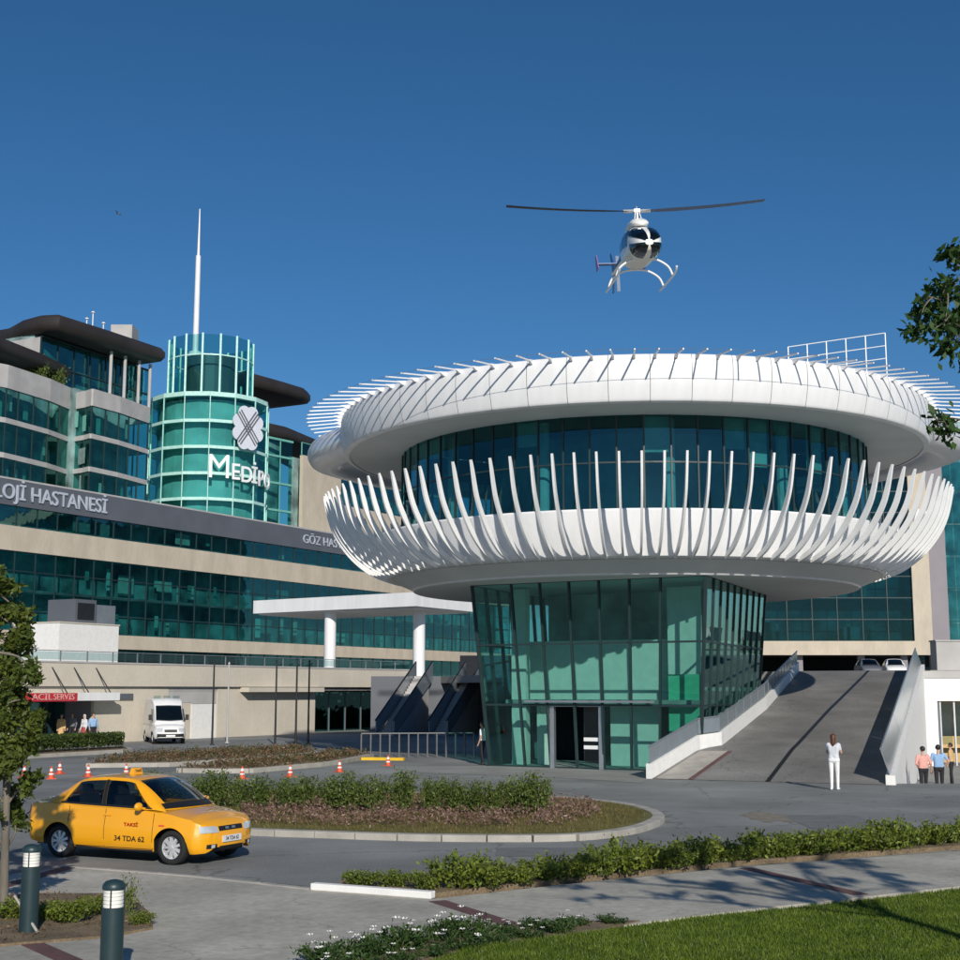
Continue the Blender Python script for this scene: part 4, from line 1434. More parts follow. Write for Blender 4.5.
# ================================================================== ESCALATORS in the shade beside the hall
for k, (bx, by, tx, ty) in enumerate(((-6.1, 92.5, -4.2, 101), (-2.6, 92.5, -0.6, 101))):
    es = thing('escalator', ('left' if k == 0 else 'right') + ' one of two dark escalators rising to the terrace', 'escalator', (bx, by, 0), group='escalators beside the glass hall')
    b_, t_ = Vector((0, 0, 0)), Vector((tx - bx, ty - by, TZ))
    d_ = Vector((t_.x, t_.y, 0)).normalized()
    s_ = Vector((d_.y, -d_.x, 0))
    m_ = MB()
    ns = 22
    for q in range(ns):
        p = b_.lerp(t_, q / ns)
        p2 = b_.lerp(t_, (q + 1) / ns)
        m_.hexa([p - s_ * .5 - Vector((0, 0, p.z)), p + s_ * .5 - Vector((0, 0, p.z)), Vector((p2.x, p2.y, 0)) + s_ * .5, Vector((p2.x, p2.y, 0)) - s_ * .5,
                 Vector((p.x, p.y, p2.z)) - s_ * .5, Vector((p.x, p.y, p2.z)) + s_ * .5, p2 + s_ * .5, p2 - s_ * .5])
    m_.build('steps', 'parapet_grey', es)
    for sg_ in (-1, 1):
        q = s_ * sg_ * .62
        m_ = MB()
        m_.extrude([b_ + q - d_ * .8, t_ + q + d_ * .5 - Vector((0, 0, .3)), t_ + q + d_ * .5 + Vector((0, 0, 1.0)), b_ + q - d_ * .8 + Vector((0, 0, 1.0))], s_ * .06)
        m_.build('balustrade', 'grey_glass_panel', es)
        m_ = MB()
        m_.tube([b_ + q - d_ * .8 + Vector((0, 0, 1.03)), t_ + q + d_ * .5 + Vector((0, 0, 1.03))], .06, 8)
        m_.build('handrail', 'black_metal', es)
esc_back = MB()
esc_back.box(-8, 8, 102.0, 102.4, 0, 4.0)
o = esc_back.build('retaining_wall', 'grey_cladding')
tag(o, 'dark grey retaining wall behind the escalators', 'wall')

# ================================================================== BLOCK BEHIND THE RAMP (right)
rb = thing('office_block', 'glazed building framed in beige stone behind the top of the ramp', 'building', (30, 135, TZ))
RO = Vector((30, 135, TZ))
RY = 135.0
def rx(px, py=600):
    return V(px, py, RY).x
def rz(py, px=850):
    return V(px, py, RY).z
def rbox(x0, x1, y0, y1, z0, z1, name, material):
    m_ = MB()
    m_.box(x0 - RO.x, x1 - RO.x, y0 - RO.y, y1 - RO.y, z0 - RO.z, z1 - RO.z)
    return m_.build(name, material, rb)
X0, X1, X2 = rx(560), rx(913), rx(931)
ZB0, ZB1, ZT = rz(655), rz(641), rz(452)
rbox(X0, X1, RY, RY + .6, ZB0, ZB1, 'wall_band', 'beige_stone')
rbox(X1, X2, RY, RY + 8, ZB0, ZT, 'corner_pier', 'beige_stone')
rbox(X0, X1, RY, RY + .6, rz(470), ZT, 'wall_band', 'beige_stone')
rbox(X2, X2 + .15, RY + 8.1, RY + 40, ZB0, ZT + 2, 'side_wall', 'wall_grey')
sx = lambda px: V(px, 560, RY + 6).x
rbox(sx(926), sx(946), RY + 6, RY + 6.5, ZB0 - 2, ZT + 3.5, 'side_wall', 'wall_grey')
zz = [ZB1 + k * (rz(470) - ZB1) / 8 for k in range(9)]
nc = 14
pw = (X1 - X0) / nc
for j in range(8):
    m_ = MB()
    m_.box(.03, pw - .03, 0, .03, .03, zz[1] - zz[0] - .03)
    pm = m_.mesh('pane', 'glass_office')
    for i in range(nc):
        link('pane', pm, rb, (X0 + i * pw - RO.x, .3, zz[j] - RO.z))
m_ = MB()
for i in range(nc + 1):
    m_.box(X0 + i * pw - .04 - RO.x, X0 + i * pw + .04 - RO.x, .22, .40, ZB1 - RO.z, rz(470) - RO.z)
for z in zz[1:-1]:
    m_.box(X0 - RO.x, X1 - RO.x, .24, .38, z - .04 - RO.z, z + .04 - RO.z)
m_.build('window_frame', 'dark_frame', rb)
rbox(X0, X1, RY + 2.6, RY + 2.8, ZB0, ZT, 'inner_wall', 'interior')
for j in (0, 2, 4, 6):
    rbox(X0, X1, RY + .7, RY + 4, zz[j] - .1, zz[j] + .12, 'floor_slab', 'interior_slab')
for i in range(34):
    j = frng.choice((0, 2, 4))
    xx = frng.uniform(X0 + 1, X1 - 2)
    w_ = frng.choice((.35, .5, .9, 1.6))
    rbox(xx, xx + w_, RY + .9, RY + .96, zz[j] + .15, zz[j] + frng.uniform(1, 2.6), 'curtain', frng.choice(('curtain', 'interior_slab', 'pale_green')))
# glass wing seen at the right edge
m_ = MB()
gx0 = sx(946) + .1
rbox(gx0 + .2, gx0 + 22, RY + 12, RY + 12.2, ZB0, ZT + 6, 'inner_wall', 'interior')
for i in range(6):
    for j in range(7):
        rbox(gx0 + i * 2.0 + .04, gx0 + i * 2.0 + 1.96, RY + 6.2, RY + 6.24, ZB0 + j * 3.4 + .05, ZB0 + j * 3.4 + 3.35, 'pane', 'glass_drum')
# undercroft: rear wall and columns
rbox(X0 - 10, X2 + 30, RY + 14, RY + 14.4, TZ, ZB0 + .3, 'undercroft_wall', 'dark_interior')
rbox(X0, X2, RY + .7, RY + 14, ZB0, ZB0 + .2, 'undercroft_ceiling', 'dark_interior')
for px in (800, 862, 905):
    rbox(rx(px) - .3, rx(px) + .3, RY + 1, RY + 1.6, TZ, ZB0, 'column', 'wall_grey')

# ================================================================== RAMP WALLS
def run_wall(pts, h, thick, name, label, material, cap, cap_h, cap_name, segs, lean=0.0):
    """wall that follows the slope: pts are (x, y, foot height)"""
    base = Vector((pts[0][0], pts[0][1], 0))
    w_ = thing(name, label, 'wall', base)
    for (a, b) in zip(pts[:-1], pts[1:]):
        a, b = Vector(a), Vector(b)
        t_ = Vector((b.x - a.x, b.y - a.y, 0)).normalized()
        nn = Vector((-t_.y, t_.x, 0)) * thick
        z0a, z0b = -.8, -.8
        m_ = MB()
        A_, B_ = a - base, b - base
        m_.hexa([(A_.x, A_.y, z0a), (B_.x, B_.y, z0b), (*(B_ + nn).xy, z0b), (*(A_ + nn).xy, z0a),
                 (A_.x, A_.y, a.z + h), (B_.x, B_.y, b.z + h), (*(B_ + nn).xy, b.z + h), (*(A_ + nn).xy, a.z + h)])
        m_.build('wall_body', material, w_)
        n = max(1, round((b - a).length / segs))
        for k in range(n):
            p, q = a.lerp(b, k / n + .006), a.lerp(b, (k + 1) / n - .006)
            p, q = p - base + nn * .35, q - base + nn * .35
            m_ = MB()
            m_.extrude([p + Vector((0, 0, h + .03)), q + Vector((0, 0, h + .03)), q + nn * lean + Vector((0, 0, h + cap_h)), p + nn * lean + Vector((0, 0, h + cap_h))], nn * .12)
            m_.build(cap_name, cap, w_)
        m_ = MB()
        m_.tube([a - base + nn * (.41 + lean) + Vector((0, 0, h + cap_h + .03)), b - base + nn * (.41 + lean) + Vector((0, 0, h + cap_h + .03))], .035, 8)
        m_.build('handrail', 'steel_grey', w_)
    return w_
def wpt(px, py, Y):
    p = V(px, py, Y)
    return (p.x, p.y, p.z)
lw = [(a[1], a[2], a[0]) for a in LW]
run_wall(lw, .50, .22, 'ramp_wall', 'white wall with grey glass rail along the left side of the ramp', 'white_paint', 'grey_glass_panel', .55, 'glass_panel', 1.4)
rw = [(*RBR, 0.0), *[tuple(ramp_at(1, t)) for t in (.25, .5, .75)], (*RTR, TZ)]
run_wall(rw, .30, -.30, 'ramp_wall', 'white wall with sloping grey panel rail along the right side of the ramp', 'white_paint', 'grey_glass_panel', .8, 'glass_panel', 6.0, -.8)
# white lower storey under the terrace at the right, open shop front
WY = 70.0
wb = thing('service_building', 'white lower building with an open glazed front beside the ramp', 'building', (28, WY, -.75))
WO = Vector((28, WY, -.75))
def wbox(x0, x1, y0, y1, z0, z1, name, material):
    m_ = MB()
    m_.box(x0 - WO.x, x1 - WO.x, y0 - WO.y, y1 - WO.y, z0 - WO.z, z1 - WO.z)
    return m_.build(name, material, wb)
wx = lambda px: V(px, 720, WY).x
wz = lambda py: V(945, py, WY).z
wbox(22.3, wx(938), WY, WY + .4, -.76, wz(678), 'front_wall', 'white_paint')
wbox(wx(938), 42, WY, WY + .4, wz(701), wz(678), 'front_lintel', 'white_paint')
wbox(22.3, 42, WY - .06, WY + .5, wz(678), wz(671), 'coping', 'parapet_grey')
wbox(wx(938), 42, WY + 5, WY + 5.2, -.75, wz(695), 'rear_wall', 'beige_light')
wbox(wx(938), 42, WY + .4, WY + 5, wz(699), wz(696), 'ceiling', 'interior_white')
for i, px in enumerate((941, 955, 969)):
    x = wx(px)
    wbox(x, x + .08, WY + .15, WY + .25, -.75, wz(701), 'door_post', 'silver')
wbox(wx(938), wx(941), WY + .1, WY + .3, -.75, wz(701), 'door_jamb', 'grey_cladding')
for i in range(3):
    x = wx(941) + .1 + i * .58
    wbox(x, x + .5, WY + .18, WY + .21, .3, wz(704), 'pane', 'glass_rail')
wbox(wx(944), 40, WY + 3.5, WY + 4, -.75, .6, 'counter', 'cloth_tan')
wbox(wx(943), wx(952), WY + 4.9, WY + 4.96, 1.3, 2.0, 'notice', 'sign_white')
q = V(946, 660, 74)
m_ = MB()
m_.box(-.65, .65, -.5, .5, 0, 1.55)
m_.box(-.7, .7, -.55, .55, 1.55, 1.63)
o = m_.build('equipment_cabinet', 'parapet_grey')
o.location = (q.x, q.y, TZ)
tag(o, 'grey box shaped cabinet on the terrace above the white lower building', 'cabinet')
# ================================================================== VEHICLES
def interp(tab, x):
    if x <= tab[0][0]:
        return tab[0][1]
    for (a, va), (b, vb_) in zip(tab[:-1], tab[1:]):
        if x <= b:
            t = (x - a) / (b - a)
            t = t * t * (3 - 2 * t) * .5 + t * .5
            return va + (vb_ - va) * t
    return tab[-1][1]
def lerp_curve(tab, s):
    """points keyed by s, smooth"""
    for i in range(len(tab) - 1):
        a, b = tab[i], tab[i + 1]
        if s <= b[0] or i == len(tab) - 2:
            t = (s - a[0]) / (b[0] - a[0])
            p0 = Vector(tab[max(i - 1, 0)][1]); p1 = Vector(a[1]); p2 = Vector(b[1]); p3 = Vector(tab[min(i + 2, len(tab) - 1)][1])
            return 0.5 * ((2 * p1) + (p2 - p0) * t + (2 * p0 - 5 * p1 + 4 * p2 - p3) * t * t + (3 * p1 - p0 - 3 * p2 + p3) * t ** 3)
def wheel_meshes(rad, w):
    t = MB()
    prof = [(rad * .66, -w / 2 + .012), (rad * .80, -w / 2), (rad * .93, -w / 2 + .006), (rad, -w / 2 + .035), (rad, w / 2 - .035), (rad * .93, w / 2 - .006),
            (rad * .80, w / 2), (rad * .66, w / 2 - .012), (rad * .64, 0)]
    t.lathe(prof, 36, closed=True)
    tyre = t.mesh('tyre', 'rubber', True)
    r_ = MB()
    r_.lathe([(rad * .67, -w / 2 + .01), (rad * .67, w / 2 - .02), (rad * .62, w / 2 - .025), (rad * .60, w / 2 - .07), (rad * .55, -w / 2 + .02)], 30, closed=True)
    n = 9
    for k in range(n):
        a = 2 * math.pi * k / n
        c, s = math.cos(a), math.sin(a)
        def q(r, off, z):
            return (r * c - off * s, r * s + off * c, z)
        zt = w / 2 - .02
        r_.hexa([q(rad * .10, -.024, zt - .045), q(rad * .62, -.034, zt - .05), q(rad * .62, .034, zt - .05), q(rad * .10, .024, zt - .045),
                 q(rad * .10, -.018, zt), q(rad * .62, -.026, zt - .012), q(rad * .62, .026, zt - .012), q(rad * .10, .018, zt)])
    r_.lathe([(0, w / 2 - .005), (rad * .13, w / 2 - .008), (rad * .16, w / 2 - .05), (0, w / 2 - .06)], 16)
    rim = r_.mesh('rim', 'alloy')
    b = MB()
    b.lathe([(0, w / 2 - .085), (rad * .63, w / 2 - .085), (rad * .63, w / 2 - .1), (0, w / 2 - .1)], 24)
    disc = b.mesh('brake_disc', 'black_metal')
    rot = Matrix.Rotation(-math.pi / 2, 4, 'X')        # axle along +y (outer side at +y)
    for me in (tyre, rim, disc):
        me.transform(rot)
    return tyre, rim, disc
def add_wheels(car, rad, w, axles, track):
    tyre, rim, disc = wheel_meshes(rad, w)
    for x in axles:
        for s in (1, -1):
            e = link('tyre', tyre, car, (x, s * (track - w / 2), rad), 0 if s > 0 else math.pi)
            e.name = 'wheel'
            link('rim', rim, e)
            link('brake_disc', disc, e)
class Body:
    """car body as half sections along x; gives points on its skin for lamps, seams and plates"""
    def __init__(self, W, SH, CT, sill, axles, arch_r, axle_z, x0, x1):
        self.Wt, self.SHt, self.CTt, self.sill, self.axles, self.ar, self.az, self.x0, self.x1 = W, SH, CT, sill, axles, arch_r, axle_z, x0, x1
    def W(self, x): return interp(self.Wt, x)
    def sh(self, x): return interp(self.SHt, x)
    def ct(self, x): return interp(self.CTt, x)
    def zb(self, x):
        z = interp(self.sill, x)
        for a in self.axles:
            d = abs(x - a)
            if d < self.ar:
                z = max(z, self.az + math.sqrt(self.ar ** 2 - d * d))
        return z
    def hw(self, x, z):
        w_, s_ = self.W(x), self.sh(x)
        zl = interp(self.sill, x)
        k = (z - zl) / max(.05, s_ - zl)
        k = min(max(k, 0), 1)
        g = 0.955 + .045 * math.sin(math.pi * min(1, k * 1.15 + .05)) if k < .8 else 0.955 + .045 * math.sin(math.pi * min(1, .97)) - .28 * (k - .8) ** 1.6
        # belt crease
        g += .006 * math.exp(-((k - .62) / .06) ** 2)
        if k < .12:
            g -= .035 * (1 - k / .12)
        return w_ * g
    def top(self, x, y):
        s_, c_ = self.sh(x), self.ct(x)
        ys = self.hw(x, s_)
        k = min(1, abs(y) / max(ys, .01))
        return s_ + (c_ - s_) * (1 - k ** 2.6)
    def ring(self, x, ns=9, nt=7):
        zb, s_ = self.zb(x), self.sh(x)
        zb = min(zb, s_ - .02)
        pts = []
        for i in range(ns + 1):
            z = zb + (s_ - zb) * i / ns
            pts.append((self.hw(x, z), z))
        ys = pts[-1][0]
        for i in range(1, nt + 1):
            y = ys * (1 - i / nt)
            pts.append((y, self.top(x, y)))
        return pts
    def shell(self, n=110, cut=None):
        mb = MB()
        xs = []
        for i in range(n + 1):
            t = i / n
            t2 = t + .035 * math.sin(4 * math.pi * t) * 0
            xs.append(self.x0 + (self.x1 - self.x0) * t2)
        # closer stations at both ends
        ext = [self.x0 + d for d in (.004, .012, .025)] + [self.x1 - d for d in (.004, .012, .025)]
        xs = sorted(set(xs + ext))
        for s in (1, -1):
            rings = [[(x, s * y, z) for y, z in self.ring(x)] for x in xs]
            k = len(rings[0])
            vs_ = [p for r_ in rings for p in r_]
            fs = []
            for i in range(len(xs) - 1):
                for j in range(k - 1):
                    if cut and j >= 10 and cut[0] < xs[i] and xs[i + 1] < cut[1]:
                        continue           # open under the cabin
                    a = i * k + j
                    fs.append((a, a + 1, a + k + 1, a + k))
            e0, e1 = len(vs_), len(vs_) + 1
            vs_ += [(xs[0], 0, rings[0][0][2]), (xs[-1], 0, rings[-1][0][2])]
            fs.append(tuple(range(k)) + (e0,))
            fs.append(tuple(range((len(xs) - 1) * k, len(xs) * k)) + (e1,))
            mb.add(vs_, fs)
        return mb
    def front_x(self, y, z):
        x = self.x1
        while x > self.x0:
            if abs(y) <= self.hw(x, z) and interp(self.sill, x) <= z <= self.top(x, min(abs(y), self.hw(x, self.sh(x)))):
                return x
            x -= .006
        return self.x1
    def rear_x(self, y, z):
        x = self.x0
        while x < self.x1:
            if abs(y) <= self.hw(x, z) and z <= self.top(x, min(abs(y), self.hw(x, self.sh(x)))):
                return x
            x += .006
        return self.x0
def weld(o, d=.003):
    bm = bmesh.new()
    bm.from_mesh(o.data)
    bmesh.ops.remove_doubles(bm, verts=bm.verts, dist=d)
    bmesh.ops.recalc_face_normals(bm, faces=bm.faces)
    for e in bm.edges:
        if len(e.link_faces) == 2 and e.calc_face_angle(0) > R(42):
            e.smooth = False
    bm.to_mesh(o.data)
    bm.free()

def sedan(paint, label, loc, rotz, cat='car', name='car', detail=True):
    car = thing(name, label, cat, loc, rotz)
    ax = (-1.22, 1.22)
    nose = lambda tab: [((x if x < 1.5 else 1.5 + (x - 1.5) * .64), v) for x, v in tab]
    B = Body(W=nose([(-2.10, .50), (-2.06, .70), (-1.9, .80), (-1.5, .845), (0, .855), (1.3, .845), (1.75, .805), (1.92, .73), (2.03, .60), (2.09, .46)]),
             SH=nose([(-2.10, .62), (-2.07, .84), (-1.98, .955), (-1.4, .975), (-.5, .945), (.6, .915), (1.1, .875), (1.6, .79), (1.9, .70), (2.02, .63), (2.09, .54)]),
             CT=nose([(-2.10, .66), (-2.06, .95), (-1.95, 1.035), (-1.4, 1.06), (-.5, 1.0), (.6, .99), (.95, .965), (1.5, .875), (1.85, .775), (2.0, .69), (2.09, .56)]),
             sill=nose([(-2.10, .42), (-2.0, .30), (-1.7, .25), (-1, .22), (1, .21), (1.75, .20), (2.0, .215), (2.09, .30)]),
             axles=ax, arch_r=.345, axle_z=.295, x0=-2.10, x1=1.8776)
    o = B.shell(cut=(-1.42, .86) if detail else None).build('body', paint, car, True)
    weld(o)
    body = o
    # dark floor and wheel housings
    m_ = MB()
    m_.box(-1.95, 1.72, -.55, .55, .20, .62)
    m_.box(-.84, .84, -.80, .80, .20, .5)
    m_.box(-1.5, .9, -.74, .74, .5, .52)
    m_.box(.72, .95, -.72, .72, .62, .93)
    m_.box(-1.5, -1.32, -.70, .70, .55, .97)
    m_.build('underbody', 'black_trim', car)
    # greenhouse
    E_ = [(0, (1.00, .66, .925)), (.14, (.60, .605, 1.225)), (.26, (.22, .555, 1.415)), (.42, (-.12, .565, 1.455)), (.62, (-.58, .56, 1.445)), (.78, (-.98, .54, 1.385)), (.9, (-1.28, .575, 1.21)), (1, (-1.58, .63, 1.045))]
    Bc = [(0, (1.04, .70, .90)), (.14, (.82, .785, .93)), (.26, (.52, .805, .925)), (.42, (.05, .812, .935)), (.62, (-.55, .81, .95)), (.78, (-1.05, .80, .965)), (.9, (-1.42, .775, .985)), (1, (-1.66, .70, 1.0))]
    Cc = [(0, (1.14, 0, .935)), (.14, (.70, 0, 1.255)), (.26, (.30, 0, 1.452)), (.42, (-.10, 0, 1.495)), (.62, (-.60, 0, 1.488)), (.78, (-1.04, 0, 1.425)), (.9, (-1.36, 0, 1.235)), (1, (-1.68, 0, 1.06))]
    def GH(s, v, sgn, off=0.0):
        e, b, c = lerp_curve(E_, s), lerp_curve(Bc, s), lerp_curve(Cc, s)
        if v <= 1:
            p = b.lerp(e, v)
            p.y += .025 * math.sin(math.pi * v)
            nrm = Vector((0, .86, .5))
        else:
            w_ = v - 1
            p = e.lerp(c, w_)
            k = 1 - (1 - w_) ** 2.2
            p.x = e.x + (c.x - e.x) * k
            p.z = e.z + (c.z - e.z) * k
            nrm = Vector(((.55 if s < .26 else (-.55 if s > .8 else 0)), .15 * (1 - w_), .85)).normalized()
        p = p + nrm * off
        return Vector((p.x, sgn * p.y, p.z))
    mb = MB()
    for sgn in (1, -1):
        rings = []
        N = 60
        vv_ = [0, .10, .3, .5, .7, .90, 1.0, 1.10, 1.2, 1.4, 1.6, 1.8, 2.0]
        vs_ = [GH(i / N, v, sgn) for i in range(N + 1) for v in vv_]
        k = len(vv_)
        def open_(i, j):               # window openings
            if not detail:
                return False
            s_, v_ = (i + .5) / N, (vv_[j] + vv_[j + 1]) / 2
            if v_ > 1.1:
                return .06 < s_ < .235 or .81 < s_ < .955
            if .1 < v_ < .9:
                w_ = (v_ - .1) / .8
                return .175 + .10 * w_ < s_ < .495 or .535 < s_ < .80 - .045 * w_
            return False
        fs = [(i * k + j, i * k + j + 1, (i + 1) * k + j + 1, (i + 1) * k + j) for i in range(N) for j in range(k - 1) if not open_(i, j)]
        mb.add(vs_, fs)
    o = mb.build('roof', paint, car, True)
    weld(o)
    roof = o
    def gpatch(s0, s1, v0, v1, name, material, sides=(1, -1), off=.006, par=None, nu=14, nv=6, edge=None):
        for sgn in sides:
            m_ = MB()
            def f(a, b):
                v = v0 + (v1 - v0) * b
                s = s0 + (s1 - s0) * a
                if edge:
                    s = edge(a, b)
                return GH(s, v, sgn, off)
            m_.grid(f, nu, nv)
            o = m_.build(name, material, par or car, True)
    # windscreen and rear window cross the middle
    for (s0, s1, nm, v0) in ((.05, .245, 'windscreen', 1.10), (.80, .965, 'rear_window', 1.10)):
        m_ = MB()
        m_.grid(lambda a, b: GH(s0 + (s1 - s0) * a, v0 + (2 - v0) * b, 1, .006), 12, 8)
        m_.grid(lambda a, b: GH(s0 + (s1 - s0) * a, v0 + (2 - v0) * b, -1, .006), 12, 8)
        o = m_.build(nm, 'car_glass' if detail else 'dark_glass', car, True)
        weld(o)
    m_ = MB()
    for sg_ in (1, -1):
        m_.grid(lambda a, b: GH(.012 + .043 * a, 1.0 + b, sg_, .010), 4, 8)
    o = m_.build('cowl', 'black_trim', car, True)
    weld(o)
    gpatch(.155, .50, .10, .90, 'front_door_window', 'car_glass' if detail else 'dark_glass', edge=lambda a, b: (.155 + .10 * b) + (.505 - .155 - .10 * b) * a)
    gpatch(.525, .80, .10, .90, 'rear_door_window', 'car_glass' if detail else 'dark_glass', edge=lambda a, b: .525 + (.815 - .525 - .045 * b) * a)
    gpatch(.503, .527, .08, .92, 'window_pillar', 'black_trim', off=.008, nu=2)
    gpatch(.145, .83, .03, .10, 'window_seal', 'black_trim', off=.007, nu=30, nv=1)
    if detail:
        def side(x, z, s, off=.004):
            return Vector((x, s * (B.hw(x, z) + off), z))
        def side_patch(x0, x1, z0, z1, name, material, off=.005, sides=(1, -1), n=6, par=None):
            for s in sides:
                m_ = MB()
                m_.grid(lambda a, b: side(x0 + (x1 - x0) * a, (z0(x0 + (x1 - x0) * a) if callable(z0) else z0) * (1 - b) + (z1(x0 + (x1 - x0) * a) if callable(z1) else z1) * b, s, off), n, 4)
                m_.build(name, material, par or body, True)
        shl = lambda x: B.sh(x) - .02
        for x in (.86, -.18, -1.0):
            z0 = .26 if x > -.9 else .64
            side_patch(x - .005, x + .005, z0, shl, 'door_seam', 'black_trim', .005, n=1)
        side_patch(-.98, .86, .245, .255, 'sill_seam', 'black_trim', .005, n=20)
        for x in (-.05, -.86):
            side_patch(x - .17, x, .80, .835, 'door_handle', paint, .02, n=3)
        side_patch(.98, 1.10, .655, .685, 'side_indicator', 'cone_orange', .006, n=2)
        side_patch(-1.72, -1.60, .79, .88, 'fuel_flap', paint, .005, n=2)
        for s in (1, -1):
            # mirrors
            m_ = MB()
            for k in range(7):
                pass
            c = Vector((.62, s * .93, .99))
            rows = []
            for i in range(7):
                a = -math.pi / 2 + math.pi * i / 6
                rows.append([(c.x + .055 * math.cos(a) * 1.0 + .02, c.y + .095 * math.cos(a) * math.cos(b), c.z + .075 * math.sin(a)) if False else
                             (c.x + .06 * math.cos(a) * math.sin(b) * .9, c.y + .10 * math.cos(a) * math.cos(b), c.z + .075 * math.sin(a)) for b in [2 * math.pi * q / 12 for q in range(12)]])
            vs_ = [p for r_ in rows for p in r_]
            fs = [(i * 12 + j, i * 12 + (j + 1) % 12, (i + 1) * 12 + (j + 1) % 12, (i + 1) * 12 + j) for i in range(6) for j in range(12)]
            m_.add(vs_, fs)
            m_.beam((.64, s * .80, .945), (.63, s * .88, .965), .06, .04)
            m_.build('wing_mirror', paint, car, True, 40)
        # lamps, grille, bumper openings, plate
        def front_patch(y0, y1, z0, z1, name, material, off=.008, n=8, nv=4, par=None, fn=None):
            m_ = MB()
            def f(a, b):
                y = y0 + (y1 - y0) * a
                za = z0(y) if callable(z0) else z0
                zb_ = z1(y) if callable(z1) else z1
                z = za + (zb_ - za) * b
                return Vector((B.front_x(y, z) + off, y, z))
            m_.grid(f, n, nv)
            return m_.build(name, material, par or body, True)
        for s in (1, -1):
            front_patch(s * .36, s * .72, .555, lambda y: .665 - .05 * max(0, .42 - abs(y)) / .1 + .02 * (abs(y) - .36), 'headlight', 'lamp_glass', .012, 12)
            front_patch(s * .40, s * .62, .285, .36, 'fog_recess', 'black_trim', .008, 8)
            front_patch(s * .46, s * .54, .295, .35, 'fog_light', 'lamp_glass', .016, 6)
        front_patch(-.33, .33, .575, .655, 'grille', 'black_trim', .010, 14)
        front_patch(-.33, .33, .25, .315, 'lower_intake', 'black_trim', .009, 14)
        for y in (-.16, .02):
            front_patch(y, y + .10, .60, .635, 'grille_badge', 'silver', .018, 3, 2)
        xp = B.front_x(0, .41) + .022
        m_ = MB()
        m_.box(xp - .012, xp, -.26, .26, .375, .485)
        pl = m_.build('number_plate', 'plate_white', body)
        place_text('34 TDA 62', 'plate_digits', 'black_trim', (xp + .003, 0, .43), (0, 1, 0), (0, 0, 1), .085, pl, .003, (.95, 1.1), .001)
        for s in (1, -1):
            m_ = MB()
            def f(a, b, s=s):
                y, z = s * (.80 - .25 * a), .70 + .22 * b
                y = s * min(abs(y), .99)
                return Vector((B.rear_x(y * .93, z) - .008, y * .93, z))
            m_.grid(f, 6, 4)
            m_.build('tail_light', 'tail_red', body, True)
            side_patch(-2.035, -1.955, .70, .90, 'tail_light', 'tail_red', .006, sides=(s,), n=3)
        xr = B.rear_x(0, .55) - .012
        m_ = MB()
        m_.box(xr, xr + .01, -.26, .26, .50, .61)
        m_.build('number_plate', 'plate_white', body)
        # wipers
        for y in (.35, -.12):
            m_ = MB()
            m_.tube([(.985, y, 1.018), (.80, y + .45, 1.12)], .008, 5)
            m_.build('wiper', 'black_trim', car)
    # seats seen through the glass
    for x in (.05, -.75):
        for y in (.38, -.38):
            m_ = MB()
            m_.hexa([(x - .1, y - .22, .5), (x + .12, y - .22, .5), (x + .12, y + .22, .5), (x - .1, y + .22, .5),
                     (x - .26, y - .19, 1.13), (x - .14, y - .19, 1.13), (x - .14, y + .19, 1.13), (x - .26, y + .19, 1.13)])
            m_.hexa([(x - .26, y - .11, 1.15), (x - .17, y - .11, 1.15), (x - .17, y + .11, 1.15), (x - .26, y + .11, 1.15),
                     (x - .28, y - .09, 1.31), (x - .20, y - .09, 1.31), (x - .20, y + .09, 1.31), (x - .28, y + .09, 1.31)])
            m_.build('seat', 'seat_dark', car)
    add_wheels(car, .295, .185, ax, .80)
    return car, B, body
tR, tF = G(60, 857), G(174, 865)
trot = math.atan2(tF.y - tR.y, tF.x - tR.x)
mid = (tR + tF) / 2 + Vector((-math.sin(trot), math.cos(trot), 0)) * .74
taxi, TB, tbody = sedan('taxi_yellow', 'bright yellow taxi saloon driving past the road island', (mid.x, mid.y, 0.002), trot, 'taxi', 'taxi')
taxi.scale = (1.04, 1.02, .985)
# lettering on the near doors and the roof sign
def door_text(txt, x, z, size, mat_, sx=1.0):
    y = -(TB.hw(x, z) + .007)
    place_text(txt, 'door_lettering', mat_, (x, y, z), (1, 0, 0), (0, -.0, 1), size, tbody, .002, (sx, 1.0), .002)
door_text('34 TDA 62', .38, .415, .125, 'black_trim', 1.15)
door_text('TAKSİ', .40, .66, .085, 'tail_red', 1.3)
m_ = MB()
m_.hexa([(-.28, -.12, 1.49), (-.17, -.12, 1.49), (-.17, .12, 1.49), (-.28, .12, 1.49), (-.26, -.10, 1.60), (-.19, -.10, 1.60), (-.19, .10, 1.60), (-.26, .10, 1.60)])
sgn_ = m_.build('roof_sign', 'taxi_yellow', taxi)
place_text('TAKSİ', 'roof_lettering', 'black_trim', (-.172, 0, 1.548), (0, 1, 0), (-.2, 0, 1), .06, sgn_, .004)
# cars parked in the undercroft at the head of the ramp
c2, _, _ = sedan('van_white', 'white car parked in the dark undercroft at the ramp top', (*V(894, 664, 112).xy, TZ), R(-100), 'car', 'parked_car', False)
c3, _, _ = sedan('grey_cladding', 'dark grey car parked beside the white car in the undercroft', (*V(868, 664, 112).xy, TZ), R(-95), 'car', 'parked_car', False)

